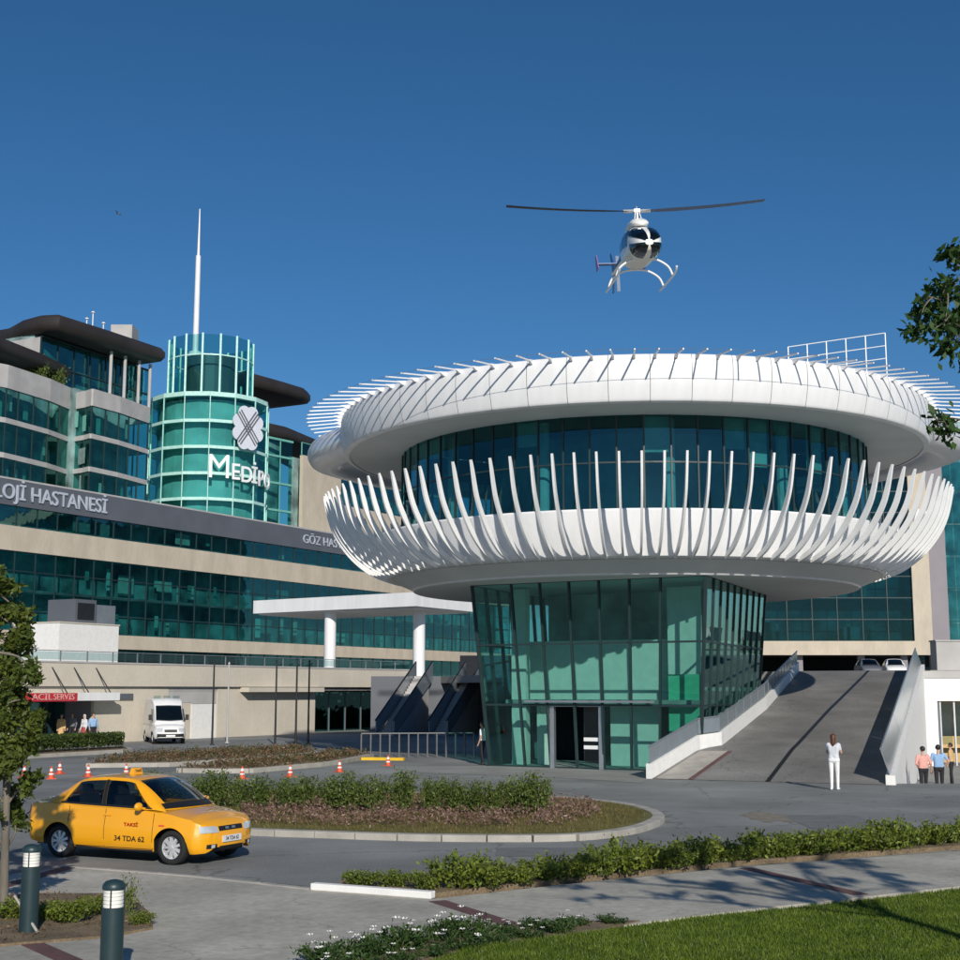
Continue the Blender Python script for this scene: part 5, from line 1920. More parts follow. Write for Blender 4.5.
# ambulance: tall van seen from the front
ap = G(155, 744.2)
amb = thing('ambulance', 'white high roofed ambulance van parked before the beige podium wall', 'van', (ap.x, ap.y + 2.2, 0), R(-90 + 20))
amb.scale = (1.04, .97, .97)
VB = Body(W=[(-2.7, .90), (-2.6, .94), (0, .96), (1.7, .96), (2.3, .90), (2.55, .78), (2.66, .62)],
          SH=[(-2.7, 1.2), (2.0, 1.12), (2.4, 1.0), (2.58, .88), (2.66, .72)],
          CT=[(-2.7, 1.25), (1.6, 1.25), (2.0, 1.2), (2.4, 1.08), (2.58, .95), (2.66, .75)],
          sill=[(-2.7, .35), (2.3, .30), (2.66, .38)], axles=(-1.65, 1.75), arch_r=.40, axle_z=.35, x0=-2.7, x1=2.66)
o = VB.shell(90).build('body', 'van_white', amb, True)
weld(o)
vbody = o
m_ = MB()                                      # cab and box above the waist
secs = [(-2.68, .93, 1.1, .80, 2.50), (-2.5, .945, 1.1, .86, 2.58), (.6, .95, 1.1, .86, 2.58), (.95, .95, 1.1, .83, 2.44), (1.25, .945, 1.1, .78, 2.18), (1.95, .90, 1.08, .78, 1.32), (2.1, .86, 1.06, .74, 1.17)]
rings = []
for (x, w0_, z0, w1_, z1) in secs:
    rings.append([(x, -w0_, z0), (x, -w0_ * .5 - w1_ * .5 - .03, z0 * .45 + z1 * .55), (x, -w1_, z1 - .06), (x, -w1_ + .10, z1), (x, 0, z1 + .04), (x, w1_ - .10, z1), (x, w1_, z1 - .06), (x, w0_ * .5 + w1_ * .5 + .03, z0 * .45 + z1 * .55), (x, w0_, z0)])
k = 9
vs_ = [p for r_ in rings for p in r_]
fs = [(i * k + j, i * k + j + 1, (i + 1) * k + j + 1, (i + 1) * k + j) for i in range(len(secs) - 1) for j in range(k - 1)] + [tuple(range(k)), tuple(range((len(secs) - 1) * k, len(secs) * k))]
m_.add(vs_, fs)
m_.build('cab', 'van_white', amb, True, 35)
m_ = MB()
m_.add([(1.93, -.77, 1.33), (1.93, .77, 1.33), (1.28, .73, 2.14), (1.28, -.73, 2.14), (2.04, 0, 1.30), (1.35, 0, 2.16)], [(0, 4, 5, 3), (4, 1, 2, 5)])
for q in range(len(m_.v)):
    m_.v[q] = (m_.v[q][0] + .07, m_.v[q][1], m_.v[q][2] + .055)
m_.build('windscreen', 'dark_glass', amb)
for s in (1, -1):
    m_ = MB()
    m_.extrude([(1.75, s * .935, 1.28), (.85, s * .955, 1.28), (.85, s * .90, 2.0), (1.30, s * .87, 2.0)], (0, s * .02, 0))
    m_.build('side_window', 'dark_glass', amb)
    m_ = MB()
    m_.box(1.60, 1.74, s * .97 if s > 0 else -1.15, 1.15 if s > 0 else s * .97, 1.36, 1.68)
    m_.beam((1.66, s * .92, 1.4), (1.66, s * 1.05, 1.45), .05, .05)
    m_.build('wing_mirror', 'black_trim', amb)
    m_ = MB()
    m_.grid(lambda a, b: Vector((VB.front_x(s * (.45 + .3 * a), .72 + .2 * b) + .012, s * (.45 + .3 * a), .72 + .2 * b)), 5, 4)
    m_.build('headlight', 'lamp_glass', vbody, True)
def vpatch(y0, y1, z0, z1, nm, mt, off):
    m_ = MB()
    m_.grid(lambda a, b: Vector((VB.front_x(y0 + (y1 - y0) * a, z0 + (z1 - z0) * b) + off, y0 + (y1 - y0) * a, z0 + (z1 - z0) * b)), 8, 3)
    return m_.build(nm, mt, vbody, True)
vpatch(-.36, .36, .70, .84, 'grille', 'black_trim', .04)
vpatch(-.76, .76, .36, .60, 'bumper', 'black_trim', .03)
vpatch(-.26, .26, .44, .54, 'number_plate', 'plate_white', .045)
m_ = MB()
for y in (-.55, 0, .55):
    m_.box(.35, .60, y - .2, y + .2, 2.60, 2.76)
m_.build('light_bar', 'glass_rail', amb)
m_ = MB()
m_.box(-2.6, 2.4, -.7, .7, .3, .7)
m_.build('underbody', 'black_trim', amb)
add_wheels(amb, .35, .22, (-1.65, 1.75), .92)

# ================================================================== HELICOPTER
HY = 58.0
hp = V(639, 247, HY)
heli = thing('helicopter', 'small white two bladed helicopter hovering above the round building', 'helicopter', tuple(hp), 0)
# nose +x locally; turned towards the viewer, tail to the left and away
heli.rotation_euler = (R(2.8), R(3), R(-90 + 4))
heli.scale = (1.10, 1.10, 1.10)
def hsec(x):
    """half width, centre height, half height"""
    tab = [(2.05, .14, -.36, .10), (2.0, .34, -.35, .26), (1.85, .48, -.32, .40), (1.5, .59, -.25, .54), (1.1, .65, -.15, .64), (.6, .67, -.06, .72), (0, .67, 0, .76),
           (-.8, .63, .02, .72), (-1.5, .50, .12, .55), (-2.1, .32, .26, .34), (-2.6, .20, .34, .21), (-4.5, .14, .40, .14), (-6.0, .10, .44, .10)]
    for (a, b) in zip(tab[:-1], tab[1:]):
        if x >= b[0]:
            t = (a[0] - x) / (a[0] - b[0])
            return [a[i] + (b[i] - a[i]) * t for i in (1, 2, 3)]
    return list(tab[-1][1:])
def hpt(x, a, off=0.0):
    w_, c, h = hsec(x)
    e = .75
    ca, sa = math.cos(a), math.sin(a)
    y = math.copysign(abs(ca) ** e, ca) * (w_ + off)
    z = c + math.copysign(abs(sa) ** e, sa) * (h + off)
    return Vector((x + off * max(0, (x - 1.2)) * .6, y, z))
mb = MB()
xs = [2.05, 2.0, 1.93, 1.8, 1.65, 1.5, 1.3, 1.1, .9, .6, .3, 0, -.4, -.8, -1.2, -1.5, -1.8, -2.1, -2.6, -3.5, -4.5, -6.0]
K = 28
vs_ = [hpt(x, 2 * math.pi * k / K) for x in xs for k in range(K)]
fs, mi_ = [], []
for i in range(len(xs) - 1):
    for k in range(K):
        fs.append((i * K + k, i * K + (k + 1) % K, (i + 1) * K + (k + 1) % K, (i + 1) * K + k))
        mi_.append(1 if (math.sin(2 * math.pi * (k + .5) / K) < -.35 and xs[i] > -2.2) else 0)
fs += [tuple(range(K)), tuple(range((len(xs) - 1) * K, len(xs) * K))]
mi_ += [0, 0]
mb.v, mb.f, mb.m = vs_, fs, mi_
fus = mb.build('fuselage', ['heli_white', 'heli_cream'], heli, True, 60)
def hwin(x0, x1, a0, a1, nm, mt='dark_glass'):
    m_ = MB()
    m_.grid(lambda u, v: hpt(x0 + (x1 - x0) * (u ** 3 if x0 > 1.5 else u), R(a0 + (a1 - a0) * v), .014), 18, 10)
    m_.build(nm, mt, heli, True)
hwin(2.0492, .95, 21, 85, 'windscreen'); hwin(2.0492, .95, 95, 159, 'windscreen')
hwin(2.0492, 1.25, -83, -1, 'chin_window'); hwin(2.0492, 1.25, 181, 263, 'chin_window')
hwin(.92, .18, -4, 48, 'door_window'); hwin(.92, .18, 132, 184, 'door_window')
hwin(.10, -.75, -2, 46, 'cabin_window'); hwin(.10, -.75, 134, 182, 'cabin_window')
hwin(-2.7, -5.6, -20, 20, 'side_stripe', 'heli_blue'); hwin(-2.7, -5.6, 160, 200, 'side_stripe', 'heli_blue')
m_ = MB()                                       # engine cowl
secs = [(.85, .02, .70, .05), (.7, .30, .78, .12), (.3, .38, .88, .22), (-.5, .40, .92, .27), (-1.3, .34, .86, .26), (-2.0, .16, .70, .14)]
vs_ = [(x, w_ * math.cos(2 * math.pi * k / 16), c + h * math.sin(2 * math.pi * k / 16)) for (x, w_, c, h) in secs for k in range(16)]
fs = [(i * 16 + k, i * 16 + (k + 1) % 16, (i + 1) * 16 + (k + 1) % 16, (i + 1) * 16 + k) for i in range(5) for k in range(16)] + [tuple(range(16)), tuple(range(80, 96))]
m_.add(vs_, fs)
m_.build('engine_cowl', 'heli_white', heli, True, 60)
m_ = MB()
m_.tube([(-.05, 0, 1.05), (-.05, 0, 1.50)], [.09, .055], 10)
m_.tube([(.12, .14, 1.1), (.02, .08, 1.42)], .022, 6)
m_.tube([(.12, -.14, 1.1), (.02, -.08, 1.42)], .022, 6)
m_.build('rotor_mast', 'silver', heli, True, 40)
def tilt(p):
    return Vector(p)
hub = MB()
hub.tube([(-.05, -.55, 1.48), (-.05, .55, 1.48)], .075, 8)
hub.box(-.14, .04, -.12, .12, 1.43, 1.54)
hub.tube([(-.05, 0, 1.5), (-.05, 0, 1.66)], .05, 8)
hub.build('rotor_hub', 'silver', heli, True, 40)
for s, mt in ((-1, 'blade_dark'), (1, 'blade_grey')):
    m_ = MB()
    prof = [(.16, .0), (.08, .032), (-.05, .03), (-.17, .004), (-.05, -.012), (.10, -.018)]
    N = 14
    vs_, fs = [], []
    for i in range(N + 1):
        t = i / N
        y = s * (.36 + 4.86 * t)
        dz = .10 * t + .22 * t * t
        tw = R(10 - 8 * t) * s
        for (px, pz) in prof:
            k_ = min(1, .55 + 2.2 * t)
            vs_.append((-.05 + (px * math.cos(tw) - pz * math.sin(tw)) * k_ * 1.1, y, 1.48 + dz + (px * math.sin(tw) + pz * math.cos(tw)) * k_))
    for i in range(N):
        for k in range(6):
            fs.append((i * 6 + k, i * 6 + (k + 1) % 6, (i + 1) * 6 + (k + 1) % 6, (i + 1) * 6 + k))
    fs += [tuple(range(6)), tuple(range(N * 6, N * 6 + 6))]
    m_.add(vs_, fs)
    m_.build('rotor_blade', mt, heli, True, 60)
for x in (.75, -1.05):                           # skid legs
    for s in (1, -1):
        m_ = MB()
        m_.tube(smooth_line([(x, 0, -.66), (x, s * .5, -.72), (x, s * .95, -1.0), (x, s * 1.12, -1.36)], 5), .045, 8)
        m_.build('skid_leg', 'heli_white', heli, True)
for s in (1, -1):
    m_ = MB()
    m_.tube(smooth_line([(-1.75, s * 1.12, -1.38), (-1.0, s * 1.12, -1.40), (.9, s * 1.12, -1.40), (1.35, s * 1.12, -1.34), (1.55, s * 1.12, -1.2)], 5), .045, 8)
    m_.build('skid', 'heli_white', heli, True)
m_ = MB()
m_.box(-4.3, -3.95, -1.0, 1.0, .36, .40)
st = m_.build('stabiliser', 'heli_blue', heli)
for s in (1, -1):
    m_ = MB()
    m_.extrude([(-3.8, s * 1.0, .15), (-4.35, s * 1.0, .1), (-4.5, s * 1.0, .8), (-4.2, s * 1.0, .8)], (0, s * .03, 0))
    m_.build('end_plate', 'heli_purple', st)
m_ = MB()
m_.extrude([(-5.5, 0, .5), (-6.3, 0, 1.45), (-6.65, 0, 1.45), (-6.2, 0, .45), (-6.5, 0, -.35), (-6.2, 0, -.35), (-5.75, 0, .35)], (0, .05, 0))
m_.build('tail_fin', 'heli_blue', heli)
m_ = MB()
m_.beam((-6.1, .22, -.35), (-6.1, .22, 1.25), .14, .025)
m_.tube([(-6.1, .05, .45), (-6.1, .25, .45)], .04, 6)
m_.build('tail_rotor', 'blade_grey', heli)
# ================================================================== BOLLARDS, CONES, POSTS, POLES
def bollard(label, x, y):
    b = thing('bollard_light', label, 'bollard', (x, y, PZ), group='dark bollard lights beside the path')
    m_ = MB()
    m_.lathe([(.135, 0), (.135, .02), (.112, .025), (.112, .80), (.0, .80)], 32)
    m_.build('post', 'bollard_teal', b, True, 40)
    m_ = MB()
    for k in range(5):
        z = .80 + .036 * k
        m_.lathe([(.085, z), (.100, z + .004), (.100, z + .028), (.085, z + .036)], 32)
    m_.build('lamp', 'lamp_white', b, True, 30)
    m_ = MB()
    m_.lathe([(.0, .975), (.112, .975), (.115, .985), (.112, 1.02), (.085, 1.052), (.04, 1.066), (.0, 1.07)], 32)
    m_.build('cap', 'bollard_teal', b, True, 50)
    for k in range(3):
        a = R(30 + 120 * k)
        m_ = MB()
        m_.tube([(.105 * math.cos(a), .105 * math.sin(a), .79), (.105 * math.cos(a), .105 * math.sin(a), .98)], .008, 6)
        m_.build('lamp_rod', 'bollard_teal', b)
    return b
p = G(28, 934, PZ)
bollard('dark teal bollard light nearest the slim tree by the planting bed', p.x, p.y)
t_ = G(110, 991, PZ)
bollard('dark teal bollard light at the bottom edge, nearer and larger than the other', t_.x, t_.y)

def cone_mesh():
    body, band, foot = MB(), MB(), MB()
    f = lambda z: .135 - .105 * (z / .48)
    body.lathe([(f(.0), .02), (f(.48), .48), (.018, .49), (0, .49)], 18)
    band.lathe([(f(.12) + .003, .12), (f(.22) + .003, .22)], 18)
    band2 = MB()
    band2.lathe([(f(.30) + .003, .30), (f(.40) + .003, .40)], 18)
    foot.box(-.19, .19, -.19, .19, 0, .035)
    return foot.mesh('foot', 'cone_orange'), body.mesh('cone_body', 'cone_orange', True), band.mesh('reflective_band', 'white_paint', True), band2.mesh('reflective_band', 'white_paint', True)
cf, cb_, cw_, cw2_ = cone_mesh()
for (px, py, lab) in ((24, 778, 'orange and white traffic cone half hidden by the tree foliage at left'),
                      (51, 779, 'traffic cone nearer of the pair left of the taxi roof'),
                      (59.5, 774, 'traffic cone farther of the pair left of the taxi roof'),
                      (88, 777, 'traffic cone above the rear window of the taxi'),
                      (126, 776, 'traffic cone behind the taxi roof sign'),
                      (242, 779, 'traffic cone showing between the island shrubs just right of the taxi'),
                      (290, 777, 'traffic cone behind the island shrubs, second right of the taxi'),
                      (339.5, 772, 'traffic cone on open road left of the metal posts'),
                      (388, 766, 'traffic cone beside the yellow kerb by the metal posts')):
    q = G(px, py)
    c = thing('traffic_cone', lab, 'traffic cone', (q.x, q.y, 0.001), random.Random(px).uniform(0, 1.5), 'traffic cones along the road')
    c.scale = (.86, .86, .88)
    link('foot', cf, c); link('cone_body', cb_, c); link('reflective_band', cw_, c); link('reflective_band', cw2_, c)

# row of metal guard posts joined by a rail before the shaded escalators
a, b = G(361, 758), G(474, 757)
gr = thing('guard_rail', 'row of pale metal posts with a top rail before the escalators', 'railing', tuple(a))
n = 13
for k in range(n):
    p = a.lerp(b, k / (n - 1)) - a
    m_ = MB()
    m_.tube([p, p + Vector((0, 0, 1.05))], .04, 8)
    m_.build('post', 'rail_dim', gr)
m_ = MB()
m_.tube([Vector((0, 0, 1.07)), b - a + Vector((0, 0, 1.07))], .035, 8)
m_.build('rail', 'rail_dim', gr)
a, b = G(362, 760), G(404, 760.5)
m_ = MB()
m_.beam(Vector((0, 0, .06)), b - a + Vector((0, 0, .06)), .25, .12)
o = m_.build('yellow_kerb', 'yellow_paint')
o.location = tuple(a)
tag(o, 'yellow painted kerb in front of the metal posts', 'kerb')

# thin dark poles before the podium wall
for (px, py, top, lab) in ((212, 745, 662, 'leftmost thin black pole beside the ambulance'), (227, 743, 664, 'thin grey downpipe-like pole right of the leftmost pole'),
                           (275, 745, 662, 'thin black pole before the shallow bay of the podium'), (295.5, 748, 660, 'nearest thin black pole of the right pair'),
                           (308, 744, 662, 'thin black pole just left of the shaded entrance')):
    q = G(px, py)
    h = V(px, top, q.y).z
    m_ = MB()
    m_.tube([(0, 0, 0), (0, 0, .06)], .13, 12)
    m_.tube([(0, 0, .06), (0, 0, h)], [.06, .045], 10)
    m_.tube([(0, 0, h), (0, 0, h + .12)], [.08, .02], 10)
    o = m_.build('slim_pole', 'black_metal' if px != 227 else 'parapet_grey', None, True, 40)
    o.location = (q.x, q.y, 0)
    tag(o, lab, 'pole', 'slim poles before the podium')

# white painted kerb beam at the path edge
a, b = G(313, 889.5, PZ), G(433, 898.5, PZ)
m_ = MB()
d = (b - a).normalized()
s = Vector((-d.y, d.x, 0)) * .075
L_ = (b - a).length
e = .012
q0, q1 = Vector((0, 0, 0)), b - a
m_.hexa([q0 - s, q1 - s, q1 + s, q0 + s, q0 - s + Vector((0, 0, .10)), q1 - s + Vector((0, 0, .10)), q1 + s + Vector((0, 0, .10)), q0 + s + Vector((0, 0, .10))])
o = m_.build('white_kerb_beam', 'white_paint')
bv = o.modifiers.new('bevel', 'BEVEL')
bv.width = .012
bv.segments = 2
o.location = (a.x, a.y, PZ)
tag(o, 'long white painted kerb beam between path and road', 'kerb')
# drain cover in the road
q = G(742, 846)
m_ = MB()
m_.box(-.45, .45, -.3, .3, .0, .012)
for k in range(9):
    m_.box(-.42 + k * .1, -.36 + k * .1, -.26, .26, .012, .02)
o = m_.build('drain_cover', 'steel_grey')
o.location = (q.x, q.y, 0.002)
tag(o, 'grey metal drain cover in the road beyond the hedge', 'drain')

# small bird high in the sky
q = V(118, 214, 70)
m_ = MB()
m_.tube([(-.20, 0, 0), (-.12, 0, .01), (0, 0, .02), (.12, 0, .03), (.19, 0, .03)], [.012, .045, .055, .04, .012], 8)
for s in (1, -1):
    m_.hexa([(.08, s * .03, .03), (-.06, s * .03, .03), (-.10, s * .42, .10), (-.02, s * .44, .10), (.08, s * .03, .045), (-.06, s * .03, .045), (-.10, s * .42, .108), (-.02, s * .44, .108)])
m_.hexa([(-.18, -.02, -.005), (-.32, -.05, -.01), (-.32, .05, -.01), (-.18, .02, -.005), (-.18, -.02, .01), (-.32, -.05, 0), (-.32, .05, 0), (-.18, .02, .01)])
o = m_.build('bird', 'cloth_grey', None, True, 40)
o.location = tuple(q)
o.rotation_euler = (R(10), 0, R(160))
o.scale = (.6, .6, .6)
tag(o, 'tiny grey bird flying in the blue sky left of the spire', 'bird')
# ================================================================== PLANTS
def leaf_arrays(P_, size, rs, up=0.3, aspect=0.42, spread=0.35, outward=None):
    """one folded leaf (two triangles' worth of quad) at every point"""
    n = len(P_)
    d = rs.normal(size=(n, 3))
    if outward is not None:
        d = d * .7 + outward
    d[:, 2] += up
    d /= np.linalg.norm(d, axis=1, keepdims=True) + 1e-9
    r_ = rs.normal(size=(n, 3))
    s = np.cross(d, r_)
    s /= np.linalg.norm(s, axis=1, keepdims=True) + 1e-9
    nn = np.cross(s, d)
    ln = size * (1 + spread * rs.uniform(-1, 1, size=(n, 1)))
    w_ = ln * aspect * .5
    base = P_ - d * ln * .5
    mid_ = P_ + nn * ln * .06
    tip = P_ + d * ln * .5 - nn * ln * .05
    V_ = np.stack([base, mid_ + s * w_, tip, mid_ - s * w_], axis=1).reshape(-1, 3)
    F_ = np.arange(n * 4).reshape(-1, 4)
    return V_, F_
def blob_points(n, rs, rad, centre, shell=.55):
    v = rs.normal(size=(n, 3))
    v /= np.linalg.norm(v, axis=1, keepdims=True)
    k = shell + (1 - shell) * rs.uniform(size=(n, 1)) ** .6
    return v * k * np.asarray(rad) + np.asarray(centre), v
def shrub_variant(seed, h, rad, nstem, leaves, size, up, leafmat, aspect=.4):
    """stems from one foot and leaf clumps along them"""
    rs = np.random.RandomState(seed)
    st = MB()
    pts, outs = [], []
    for k in range(nstem):
        a = rs.uniform(0, 2 * math.pi)
        r_ = rad * math.sqrt(rs.uniform(.02, 1))
        top = Vector((r_ * math.cos(a), r_ * math.sin(a), h * rs.uniform(.62, 1.0) * (1 - .25 * (r_ / rad) ** 2)))
        foot = Vector((top.x * .25, top.y * .25, 0))
        mid_ = foot.lerp(top, .5) + Vector((rs.uniform(-.04, .04), rs.uniform(-.04, .04), 0))
        ln = smooth_line([foot, mid_, top], 4)
        st.tube(ln, [.009 - .0007 * i for i in range(len(ln))], 4, cap=False)
        m_ = int(leaves / nstem)
        t = rs.uniform(.16, 1.06, size=m_) ** .8
        for q in t:
            p = foot.lerp(mid_, min(1, q * 2)) if q < .5 else mid_.lerp(top, q * 2 - 1)
            j = rs.normal(scale=.055 * (h / .9) + .02, size=3)
            pts.append((p.x + j[0], p.y + j[1], max(.015, p.z + j[2] * .7)))
            outs.append((p.x * .6 / rad, p.y * .6 / rad, .3))
    V_, F_ = leaf_arrays(np.array(pts), size, rs, up, aspect, outward=np.array(outs))
    return st.mesh('stems', 'stem'), np_mesh('foliage', V_, F_, leafmat)
def plant(name, label, cat, variant, loc, rot, sc, group):
    t = thing(name, label, cat, loc, rot, group)
    t.scale = (sc, sc, sc) if not isinstance(sc, tuple) else sc
    link('stems', variant[0], t)
    link('foliage', variant[1], t)
    return t
prs = random.Random(7)
# upright shrubs in a row on the island
isv = [shrub_variant(20 + k, .98, .33 + .03 * (k % 2), 30, 1300, .085, .5, 'shrub_leaf', .38) for k in range(4)]
row = smooth_line([G(152, 805, .12), G(230, 808, .12), G(330, 811, .12), (G(440, 814, .12)), G(532, 815, .12)], 12)
N_IS = 19
for k in range(N_IS):
    t = k / (N_IS - 1)
    i = min(int(t * (len(row) - 1)), len(row) - 2)
    p = row[i].lerp(row[i + 1], t * (len(row) - 1) - i)
    sc = prs.uniform(.84, 1.1) * (1.14 if k in (17, 18) else 1)
    plant('shrub', f'upright leafy green shrub, {ORD[k]} of the island row counted from the taxi', 'shrub', isv[k % 4],
          (p.x + prs.uniform(-.12, .12), p.y + prs.uniform(-.15, .15), .12), prs.uniform(0, 6), (sc, sc, sc * prs.uniform(.9, 1.1)), 'upright shrubs along the road island')
# low hedge clumps between path and road
hv = [shrub_variant(40 + k, .40, .42, 34, 1100, .062, .25, 'hedge_leaf', .5) for k in range(4)]
hl = [G(x, y, .085) for x, y in ((352, 885), (400, 887), (450, 889), (530, 881), (620, 872), (720, 862), (840, 852), (960, 842.5), (1060, 835))]
hl = smooth_line(hl, 10)
LL = [0.0]
for a, b in zip(hl[:-1], hl[1:]):
    LL.append(LL[-1] + (b - a).length)
N_H = 30
for k in range(N_H):
    s = LL[-1] * (k + .3) / N_H
    i = max(j for j in range(len(LL) - 1) if LL[j] <= s)
    p = hl[i].lerp(hl[i + 1], (s - LL[i]) / max(1e-6, LL[i + 1] - LL[i]))
    sc = prs.uniform(.85, 1.35) * (.75 if k < 3 else 1)
    plant('hedge_plant', f'{ORD[k]} low bushy hedge plant along the path, counted from the white kerb beam', 'shrub', hv[prs.randrange(4)],
          (p.x + prs.uniform(-.05, .05), p.y + prs.uniform(-.12, .12), .085), prs.uniform(0, 6), (sc, sc, sc * prs.uniform(.8, 1.1)), 'low hedge plants along the footpath')
# plants in the bed by the bollards
for k, (px, py, sc, lab) in enumerate(((12, 918, .85, 'low leafy plant at the foot of the slim left tree'), (50, 920, .8, 'low leafy plant just right of the farther bollard'),
                                       (72, 922, 1.0, 'widest leafy plant in the bed between the two bollards'), (92, 915, .8, 'low leafy plant left of the nearer bollard'),
                                       (-30, 915, 1.0, 'low leafy plant left of the slim tree, at the picture edge'))):
    q = G(px, py, .09)
    plant('bed_plant', lab, 'plant', hv[k % 4], (q.x, q.y, .09), k, sc * .78, 'leafy plants in the bed by the bollards')
q = G(128, 916, .09)
tall = shrub_variant(77, .85, .18, 8, 190, .07, .6, 'hedge_leaf', .4)
plant('bed_plant', 'taller thin plant rising behind the nearer bollard', 'plant', tall, (q.x, q.y, .09), 0, .72, 'leafy plants in the bed by the bollards')
q = G(148, 925, .09)
plant('bed_plant', 'small sparse plant at the right tip of the bollard bed', 'plant', hv[1], (q.x - .1, q.y + .05, .09), 2, .42, 'leafy plants in the bed by the bollards')
a, b = G(38, 933, .09), G(54, 908, .09)
m_ = MB()
m_.tube([(0, 0, 0), (b.x - a.x + .05, .12, .42)], .018, 6)
o = m_.build('plant_stake', 'kerb_stone')
o.location = tuple(a)
tag(o, 'short leaning wooden stake beside the farther bollard', 'stake')
# white flowers along the lawn edge
fv = []
for k in range(3):
    st, fo = shrub_variant(60 + k, .26, .30, 22, 520, .06, .3, 'dark_leaf', .4)
    rs = np.random.RandomState(90 + k)
    bl = MB()
    for q in range(5):
        a, r_ = rs.uniform(0, 6.28), .27 * math.sqrt(rs.uniform(0, 1))
        c = Vector((r_ * math.cos(a), r_ * math.sin(a), rs.uniform(.17, .33)))
        for j in range(6):
            b_ = 2 * math.pi * j / 6 + a
            o1, o2 = Vector((math.cos(b_), math.sin(b_), .45)) * .036, Vector((math.cos(b_ + .9), math.sin(b_ + .9), .45)) * .036
            bl.add([c, c + o1, c + (o1 + o2) * .66 + Vector((0, 0, .008)), c + o2], [(0, 1, 2, 3)])
    fv.append((st, fo, bl.mesh('blossoms', 'petal_white')))
fl_px = [(318, 962), (345, 958), (372, 955), (398, 950), (420, 946), (443, 940), (468, 936), (500, 932), (535, 928), (572, 925), (612, 922)]
for k, (px, py) in enumerate(fl_px):
    q = G(px, py, .08)
    sc = (1.05 if k < 7 else .72) * prs.uniform(.85, 1.1)
    t = thing('flowering_plant', f'{ORD[k]} white flowering plant from the left along the lawn edge', 'flower', (q.x, q.y, .06), prs.uniform(0, 6), 'white flowers along the lawn edge')
    t.scale = (sc, sc, sc * (1 if k < 7 else .7))
    v = fv[k % 3]
    link('stems', v[0], t); link('foliage', v[1], t)
    if k not in (8, 10):
        link('blossoms', v[2], t)
for k, (px, py) in enumerate(((335, 972), (368, 968), (400, 962), (432, 955), (462, 949), (494, 943), (528, 937), (562, 932))):
    q = G(px, py, .08)
    sc = prs.uniform(.7, .95)
    t = thing('flowering_plant', f'{ORD[k]} plant from the left in the nearer flower row beside the lawn', 'flower', (q.x, q.y, .06), prs.uniform(0, 6), 'nearer row of flowers beside the lawn')
    t.scale = (sc, sc, sc * .8)
    v = fv[(k + 1) % 3]
    link('stems', v[0], t); link('foliage', v[1], t)
    if k % 2 == 0:
        link('blossoms', v[2], t)
# grass
def in_poly(x, y, poly):
    c = np.zeros(len(x), bool)
    n = len(poly)
    for i in range(n):
        x0, y0 = poly[i - 1][0], poly[i - 1][1]
        x1, y1 = poly[i][0], poly[i][1]
        if y0 == y1:
            continue
        m_ = ((y0 > y) != (y1 > y)) & (x < (x1 - x0) * (y - y0) / (y1 - y0) + x0)
        c ^= m_
    return c
def blades(n, poly, z, h, seed, box=None):
    rs = np.random.RandomState(seed)
    xs_ = [p[0] for p in poly]; ys_ = [p[1] for p in poly]
    bx = box or (min(xs_), max(xs_), min(ys_), max(ys_))
    x, y = rs.uniform(bx[0], bx[1], n), rs.uniform(bx[2], bx[3], n)
    k = in_poly(x, y, poly)
    x, y = x[k], y[k]
    m_ = len(x)
    a = rs.uniform(0, 2 * math.pi, m_)
    hh = h * rs.uniform(.55, 1.25, m_)
    lean = rs.normal(scale=.35, size=(m_, 2)) * hh[:, None]
    w_ = .0045 + .003 * rs.uniform(size=m_)
    dx, dy = np.cos(a) * w_, np.sin(a) * w_
    zz = np.full(m_, z)
    V_ = np.stack([np.stack([x - dx, y - dy, zz], 1), np.stack([x + dx, y + dy, zz], 1), np.stack([x + lean[:, 0], y + lean[:, 1], zz + hh], 1)], 1).reshape(-1, 3)
    return V_, np.arange(m_ * 3).reshape(-1, 3)
V_, F_ = blades(330000, [(p.x, p.y) for p in lawn_pts], LZ, .045, 3, (-2.5, 12, 12.5, 23.2))
o = link('lawn_grass', np_mesh('lawn_grass', V_, F_, 'grass_blade'))
o['kind'] = 'stuff'; o['label'] = 'short bright green grass of the lawn'; o['category'] = 'grass'
isl_in = inset(ccw([(p.x, p.y) for p in isl]), .35)
V_, F_ = blades(60000, isl_in, .12, .07, 4)
o = link('island_grass', np_mesh('island_grass', V_, F_, 'dry_blade'))
o['kind'] = 'stuff'; o['label'] = 'dry yellowish grass along the front of the road island'; o['category'] = 'grass'
# dusky ground cover on the island and in the far beds
def cover(poly, n, z, h, size, leafmat, seed, name, label, z_noise=True):
    rs = np.random.RandomState(seed)
    xs_ = [p[0] for p in poly]; ys_ = [p[1] for p in poly]
    x, y = rs.uniform(min(xs_), max(xs_), n), rs.uniform(min(ys_), max(ys_), n)
    k = in_poly(x, y, poly)
    x, y = x[k], y[k]
    hh = np.array([max(.12, .5 + .9 * mnoise.noise(Vector((a * 1.7, b * 1.7, seed)))) for a, b in zip(x, y)])
    keep = rs.uniform(size=len(x)) < hh * 1.4
    x, y, hh = x[keep], y[keep], hh[keep]
    P_ = np.stack([x, y, z + h * hh * rs.uniform(.1, 1, len(x))], 1)
    V_, F_ = leaf_arrays(P_, size, rs, .4, .45)
    o = link(name, np_mesh(name, V_, F_, leafmat))
    o['kind'] = 'stuff'; o['label'] = label; o['category'] = 'ground cover'
    return o
gc = [G(x, y, .12) for x, y in ((240, 823), (340, 827), (470, 829), (560, 826), (606, 814), (590, 804), (545, 800), (420, 800), (240, 800))]
cover([(p.x, p.y) for p in gc], 19000, .12, .36, .075, 'dusky_leaf', 5, 'island_ground_cover', 'reddish brown low ground cover in front of the island shrubs')
